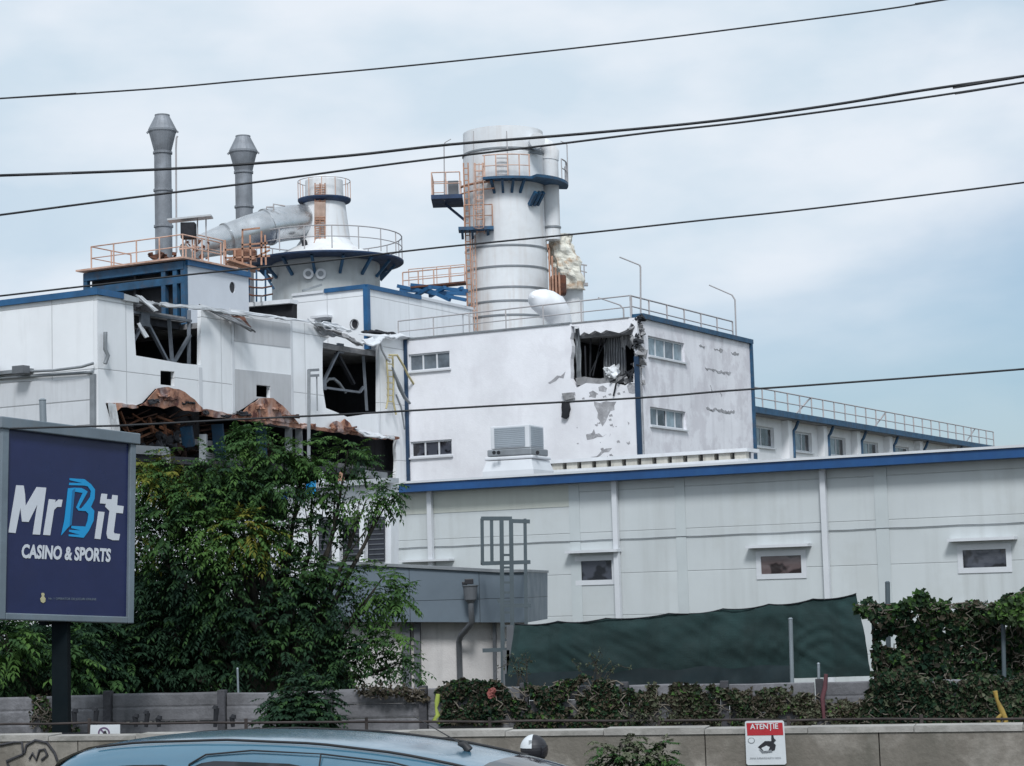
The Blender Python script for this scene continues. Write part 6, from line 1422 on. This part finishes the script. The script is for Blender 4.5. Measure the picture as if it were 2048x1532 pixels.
def tree(name, label, cat, foot, blobs, Y, seed, mats, group=None, dens=1.0, ll=.11, lw=.026, depth=1.0, limbs=True, slen=.34, trunk_r=.12):
    """blobs: (px, py, radius px, material index, depth offset)"""
    rnd = random.Random(seed); th = thing(name, label, cat, foot, group)
    lv = Leaves(); s_ = Y / FPX; cents = []
    for px_, py_, rp, mi, dy in blobs:
        c = at(px_, py_, Y + dy); r_ = rp * s_; cents.append((c, r_))
        n = int((70 if dy < .7 else 60) * dens * (r_ / .4) ** 2) + 10
        for i in range(n):
            d = rdir(rnd); f = rnd.uniform(.25, 1.0) ** .6
            q = c + V((d.x * r_, d.y * r_ * depth, d.z * r_ * .85)) * f
            if noise.noise(q * 1.9) < -.28: continue
            dd = (d + V((0, 0, .15)) + rdir(rnd) * .6)
            k = mi if rnd.random() < (.8 if mi != 1 else .5) else ((2 if mi == 1 else 0) if mi else 2 if rnd.random() < .5 else 3 if len(mats) > 3 else 0)
            sz_ = rnd.uniform(.7, 1.35); lv.spray(q, dd, slen * rnd.uniform(.6, 1.1), k, rnd, rnd.choice((4, 5, 6)), ll * sz_, lw * sz_)
    lv.m.build('crown', mats, th)
    if limbs:
        m = MB(); tp_ = V((foot.x + .1, foot.y, foot.z + (cents[0][0].z - foot.z) * .25))
        mid = V((foot.x, foot.y, foot.z + 1.0)); m.tube([foot, foot.lerp(mid, .5) + V((.03, 0, 0)), mid], [trunk_r, trunk_r * .85, trunk_r * .75], 10)
        for c, r_ in cents[::2]:
            k = [mid, mid.lerp(c, .35) + rdir(rnd) * .12 + Z * .15, mid.lerp(c, .7) + rdir(rnd) * .1 + Z * .08, c + rdir(rnd) * r_ * .3]
            m.tube(k, [trunk_r * .5, trunk_r * .32, trunk_r * .2, .008], 6)
            for j in range(3):
                e = c + rdir(rnd) * r_ * .8; m.tube([k[2], k[2].lerp(e, .5) + rdir(rnd) * .05, e], [.014, .010, .004], 5)
        m.build('trunk', m_bark, th)
    return th
G, Yw, Fr, Dk = 0, 1, 2, 3
LM = [l_green, l_yel, l_fresh, l_dark]
big = [(x_, y_, 62, 3, 1.0) for x_, y_ in ((300, 1130), (370, 1160), (440, 1140), (520, 1180), (300, 1230), (380, 1240), (460, 1260), (540, 1270), (600, 1250), (260, 1330), (330, 1340), (410, 1340), (490, 1350), (570, 1350), (640, 1350), (280, 1060), (360, 1080), (600, 1170), (210, 1370))] + [(x_, y_, 52, 3, .7) for x_, y_ in ((310, 1000), (390, 1010), (450, 1020), (520, 1000), (550, 1080))] + [(500, 868, 24, Fr, .2), (478, 892, 34, Fr, 0), (520, 900, 34, G, 0), (560, 912, 40, Fr, -.2), (610, 905, 34, Fr, .2), (632, 935, 30, Fr, .1), (700, 908, 30, Fr, .3), (722, 925, 22, G, .2),  # first blobs: back layer in dark leaf, shade of depth put into colour
       (410, 920, 40, Fr, 0), (440, 945, 45, G, -.3), (365, 925, 32, Fr, .1), (330, 955, 45, Yw, -.2), (290, 940, 34, Yw, 0), (270, 990, 45, G, 0), (330, 1010, 50, G, -.3), (400, 1000, 50, Fr, -.5), (480, 970, 50, G, -.2), (560, 975, 50, G, -.1), (630, 975, 35, G, .2),
       (690, 985, 38, Fr, .1), (735, 1000, 34, Fr, .1), (765, 990, 26, G, .2), (780, 985, 14, G, .2), (655, 1025, 32, Dk, .2), (290, 1075, 48, Yw, -.3), (350, 1065, 48, G, -.6), (420, 1060, 50, Fr, -.7), (480, 1060, 45, Yw, -.8), (520, 1090, 40, Yw, -.6), (450, 1100, 40, Fr, -.8), (560, 1050, 30, G, -.2),
       (610, 1075, 40, G, 0), (660, 1080, 34, Dk, .3), (300, 1150, 60, Dk, 0), (380, 1150, 60, Dk, -.3), (460, 1170, 60, G, -.4), (540, 1160, 60, Dk, -.3), (610, 1150, 50, G, -.1), (670, 1140, 36, G, 0), (720, 1150, 30, Fr, .1),
       (760, 1170, 40, Fr, -.2), (790, 1190, 26, Fr, -.3), (735, 1205, 34, G, -.1), (660, 1205, 40, Dk, 0), (590, 1225, 55, G, -.3), (500, 1240, 60, Dk, -.4), (420, 1240, 55, Dk, -.2), (340, 1250, 55, Dk, 0), (290, 1240, 40, Dk, .2), (640, 1270, 45, Dk, -.1), (700, 1265, 28, G, 0),
       (775, 1280, 34, Fr, -.3), (740, 1300, 36, G, -.2), (690, 1320, 40, G, -.2), (800, 1325, 28, G, -.3), (835, 1345, 22, G, -.3), (620, 1330, 50, Dk, -.2), (560, 1300, 50, Dk, -.5), (480, 1320, 55, Dk, -.3), (400, 1330, 55, Dk, 0), (330, 1330, 50, Dk, .2), (270, 1320, 50, Dk, .4), (230, 1290, 40, Dk, .6), (200, 1340, 40, Dk, .8)]
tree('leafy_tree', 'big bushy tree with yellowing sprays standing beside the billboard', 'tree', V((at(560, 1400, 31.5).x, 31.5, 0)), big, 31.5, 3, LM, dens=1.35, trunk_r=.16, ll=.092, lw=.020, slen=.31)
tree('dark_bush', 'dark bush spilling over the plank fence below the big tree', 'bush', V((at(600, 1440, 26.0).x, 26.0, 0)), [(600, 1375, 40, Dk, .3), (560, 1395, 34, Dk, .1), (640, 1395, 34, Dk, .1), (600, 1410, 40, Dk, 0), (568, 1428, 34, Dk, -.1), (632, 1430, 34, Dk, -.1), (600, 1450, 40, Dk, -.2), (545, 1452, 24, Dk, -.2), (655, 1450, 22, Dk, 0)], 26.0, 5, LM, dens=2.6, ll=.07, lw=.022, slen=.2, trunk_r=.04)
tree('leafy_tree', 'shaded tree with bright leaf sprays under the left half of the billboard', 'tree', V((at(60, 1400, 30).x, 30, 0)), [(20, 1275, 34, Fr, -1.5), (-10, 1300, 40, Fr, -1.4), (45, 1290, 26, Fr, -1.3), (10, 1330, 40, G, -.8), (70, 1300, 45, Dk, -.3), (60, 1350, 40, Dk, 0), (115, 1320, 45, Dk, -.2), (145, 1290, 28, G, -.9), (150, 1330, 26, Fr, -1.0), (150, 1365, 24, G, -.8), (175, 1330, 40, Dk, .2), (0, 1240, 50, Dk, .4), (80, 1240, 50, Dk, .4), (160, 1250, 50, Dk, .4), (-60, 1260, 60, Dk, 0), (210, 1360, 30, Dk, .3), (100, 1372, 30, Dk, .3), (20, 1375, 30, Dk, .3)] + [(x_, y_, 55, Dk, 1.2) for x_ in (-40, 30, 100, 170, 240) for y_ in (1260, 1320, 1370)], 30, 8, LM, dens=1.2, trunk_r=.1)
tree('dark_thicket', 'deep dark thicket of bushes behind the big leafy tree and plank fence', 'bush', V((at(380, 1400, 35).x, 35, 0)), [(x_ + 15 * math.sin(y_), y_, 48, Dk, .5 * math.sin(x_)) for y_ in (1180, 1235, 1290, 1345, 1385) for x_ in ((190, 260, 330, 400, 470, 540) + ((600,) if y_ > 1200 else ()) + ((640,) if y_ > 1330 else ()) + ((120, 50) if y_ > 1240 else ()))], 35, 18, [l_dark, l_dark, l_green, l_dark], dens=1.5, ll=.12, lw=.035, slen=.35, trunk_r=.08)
tree('roadside_bush', 'pale green bush growing against the low wall beside the car', 'bush', V((at(1270, 1600, 19.6).x, 19.6, 0)), [(1215, 1518, 26, 4, 0), (1250, 1508, 24, 4, 0), (1285, 1512, 28, 4, 0), (1322, 1515, 24, 0, 0), (1340, 1532, 16, 0, 0), (1265, 1540, 45, 0, 0), (1210, 1545, 30, 0, 0), (1320, 1550, 30, 0, 0), (1262, 1482, 12, 4, 0), (1205, 1492, 9, 4, 0), (1330, 1490, 7, 4, 0)], 19.6, 9, LM + [l_weed], dens=2.6, ll=.045, lw=.014, slen=.13, trunk_r=.03)

# climbing vines: leaves over a sheet, hanging tendrils
def vine(name, label, F, region, n, seed, mats, ll, thick, wts, thr=-.1, cat='vine', nsc=1.6, group=None):
    rnd = random.Random(seed); xs = [p[0] for p in region]; ys = [p[1] for p in region]
    def inside(x, y):
        c = False; j = len(region) - 1
        for i in range(len(region)):
            xi, yi = region[i]; xj, yj = region[j]
            if (yi > y) != (yj > y) and x < (xj - xi) * (y - yi) / (yj - yi) + xi: c = not c
            j = i
        return c
    th = thing(name, label, cat, F.px(sum(xs) / len(xs), max(ys)), group); lv = Leaves(); k = 0; tries = 0
    while k < n and tries < n * 12:
        tries += 1; x = rnd.uniform(min(xs), max(xs)); y = rnd.uniform(min(ys), max(ys))
        a, b_ = F.st(x, y)
        wob = 20 * noise.noise(V((a * 1.7, 3.3, seed))) + 9 * noise.noise(V((a * 6, 1.3, seed)))
        if not inside(x, y - wob): continue
        if rnd.random() < .5 and not inside(x, y - wob - 10): continue
        nz = noise.noise(V((a * nsc, b_ * nsc, seed))) + .5 * noise.noise(V((a * nsc * 3, b_ * nsc * 3, seed)))
        if nz < thr: continue
        p = F.P(a, b_, rnd.uniform(0, thick) * (.4 + nz)); d = (rdir(rnd) - Z * .6 + F.n * .5).normalized()
        w2 = noise.noise(V((a * .9, b_ * .9, seed + 7))) * .5 + .5; mi = 0
        r_ = rnd.random() * .6 + w2 * .4; acc = 0
        for q, wt in enumerate(wts):
            acc += wt
            if r_ < acc: mi = q; break
        else: mi = len(wts) - 1
        L = ll * rnd.uniform(.45, 1.5); lv.leaf(p, d, (F.n + rdir(rnd) * .8).normalized(), L, L * .42, mi); k += 1
    lv.m.build('foliage', mats, th)
    m = MB()
    for i in range(int(len(region) * 9)):
        x = rnd.uniform(min(xs), max(xs)); y = rnd.uniform(min(ys), max(ys)); pts_ = []
        for j in range(6):
            if inside(x, y): pts_.append(F.px(x, y, rnd.uniform(.02, thick * .7)))
            x += rnd.uniform(-16, 16); y += rnd.uniform(-4, 14)
        if len(pts_) > 2: m.tube(pts_, .008, 5)
    m.build('stems', m_stem, th); return th
m_stem = mat('dry_stem', (.16, .14, .115), .9, var=.3, vs=4)
VM = [l_vine, l_brown, l_fresh, l_dark]
FV1 = Face(FP.P(0, 0, .08), fd)
vine('climbing_vine', 'tangled creeper covering the plank fence below the green netting', FV1, [(862, 1376), (920, 1368), (1000, 1366), (1040, 1372), (1100, 1362), (1180, 1350), (1230, 1360), (1300, 1372), (1290, 1452), (880, 1452), (890, 1410)], 13500, 11, VM + [l_weed], .052, .13, (.28, .26, .05, .23, .18), -.18, nsc=3.6, group='creepers on the fences')
vine('climbing_vine', 'sparse dry creeper on the plank fence right of centre', FV1, [(1295, 1370), (1400, 1368), (1500, 1372), (1560, 1366), (1650, 1388), (1760, 1400), (1760, 1452), (1290, 1452)], 11000, 12, [l_vine, l_brown, l_fresh, l_weed], .05, .10, (.26, .28, .03, .43), -.10, nsc=4.0, group='creepers on the fences')
FV2 = Face(at(1880, 1300, 28.4), V((1, -.05, 0)))
wf = thing('mesh_fence', 'rusty wire fence buried under the thick vines at the right', 'fence', FV2.px(1880, 1440))
for x in (1745, 1850, 1950, 2060):
    m = MB(); m.bar(FV2.px(x, 1205, 0), V((FV2.px(x, 1205).x, FV2.px(x, 1205).y, 0)), .05); m.build('post', m_cage, wf)
m = MB()
for y in (1210, 1262, 1315, 1368, 1420): m.tube([FV2.px(1745, y), FV2.px(2100, y - 4)], .008, 5)
m.build('wire', m_rust, wf)
vine('climbing_vine', 'thick dark wall of vines at the right behind the tall post', FV2, [(1712, 1212), (1740, 1204), (1775, 1214), (1800, 1200), (1830, 1208), (1845, 1192), (1850, 1206), (1890, 1206), (1940, 1210), (1985, 1206), (2010, 1188), (2050, 1182), (2110, 1184), (2110, 1455), (1760, 1455), (1768, 1400), (1745, 1330), (1750, 1260)], 17500, 14, [l_vine, l_brown, l_fresh, l_dark],   .075, .35, (.36, .14, .04, .46), -.34, nsc=2.8, group='creepers on the fences')
vine('climbing_vine', 'low tangle of creeper in front of the fence at the far right', Face(FP.P(0, 0, .12), fd), [(1745, 1340), (1900, 1350), (2110, 1345), (2110, 1455), (1700, 1455), (1730, 1400)], 9000, 19, [l_vine, l_brown, l_weed, l_dark], .06, .13, (.36, .14, .10, .40), -.3, nsc=3.0, group='creepers on the fences')
vine('climbing_vine', 'bright green vine fringe trailing along the top of the dark vines', Face(FV2.P(0, 0, .45), FV2.u), [(1705, 1210), (1735, 1200), (1765, 1215), (1795, 1215), (1825, 1202), (1838, 1188), (1850, 1200), (1900, 1204), (1980, 1204), (2015, 1184), (2110, 1180), (2110, 1250), (2040, 1246), (2000, 1228), (1950, 1218), (1850, 1222), (1735, 1230)], 2300, 15, [l_fresh, l_vine, l_yel], .075, .25, (.38, .56, .06), -.1, group='creepers on the fences')
vine('climbing_vine', 'thin creeper at the foot of the plank fence beside the billboard post', FV1, [(66, 1390), (96, 1388), (104, 1420), (160, 1440), (160, 1460), (60, 1460)], 500, 16, VM, .05, .12, (.4, .3, .1, .2), -.2, group='creepers on the fences')
vine('climbing_vine', 'withered creeper hanging on the fence panel right of the dark bush', FV1, [(700, 1372), (860, 1366), (850, 1400), (800, 1390), (760, 1400), (730, 1395)], 420, 17, VM, .05, .15, (.2, .6, .05, .15), -.1, group='creepers on the fences')
for k, (lab, x, Y) in enumerate((('wispy dry weed arching in front of the green netting near the ladder', 1045, 28.5), ('wispy dry weed poking up before the netting bottom', 1195, 28.2), ('small weed on the low wall top in front of the creeper', 1300, 22.6))):
    th = thing('weed', lab, 'weed', at(x, 1375 if k < 2 else 1462, Y)); rnd = random.Random(80 + k); m = MB(); lv = Leaves()
    for i in range(9):
        p = at(x + rnd.uniform(-20, 20), 1378 if k < 2 else 1464, Y); q = p + V((rnd.uniform(-.3, .3), 0, rnd.uniform(.25, .5) * (1 if k < 2 else .5))); r_ = q + V((rnd.uniform(-.2, .2), 0, -.05))
        pts_ = [p, p.lerp(q, .6) + Z * .05, q, r_]; m.tube(pts_, .005, 5)
        for t_ in pts_[1:]:
            for _ in range(4): lv.leaf(t_ + rdir(rnd) * .03, rdir(rnd), Z, .05, .014, 0)
    m.build('stems', m_bark, th); lv.m.build('foliage', [l_weed], th)
# yellow and red bits by the fence
o = MB(); o.tube([at(x, y, 24.6) for x, y in ((1990, 1382), (1994, 1400), (2003, 1420), (2012, 1440), (2010, 1452), (1998, 1450), (1996, 1436), (2004, 1428))], [.03, .02, .035, .03, .03, .03, .025, .02], 8); tag(o.build('yellow_hose', m_yel2), 'twisted dull yellow hose hung on the fence at the far right', 'hose')
o = MB(); o.tube([at(x, y, 24.8) for x, y in ((876, 1388), (874, 1404), (872, 1416), (876, 1430), (868, 1440), (880, 1446))], [.025, .03, .015, .03, .03, .02], 8); tag(o.build('yellow_strap', mat('lime_plastic', (.35, .42, .08), .6)), 'lime yellow plastic strip tied at a fence post near the centre', 'strap')
o = MB(); o.tube([at(x, y, 26) for x, y in ((1652, 1348), (1650, 1375), (1645, 1395), (1648, 1440))], [.025, .03, .03, .02], 8); tag(o.build('red_pipe', m_red2), 'faded red pipe leaning on the fence under the green netting', 'pipe')
o = MB(); rows = [[at(975 + i * 4 + 2 * math.sin(j * 2.1), 1376 + j * 5 + 2 * math.sin(i * 1.7), 26 + .04 * math.sin(i + j)) for i in range(5)] for j in range(5)]; o.grid(rows, smooth=False); tag(o.build('red_rag', mat('red_cloth', (.24, .07, .06), .9, var=.2)), 'small red rag caught in the creeper near the centre', 'rag')
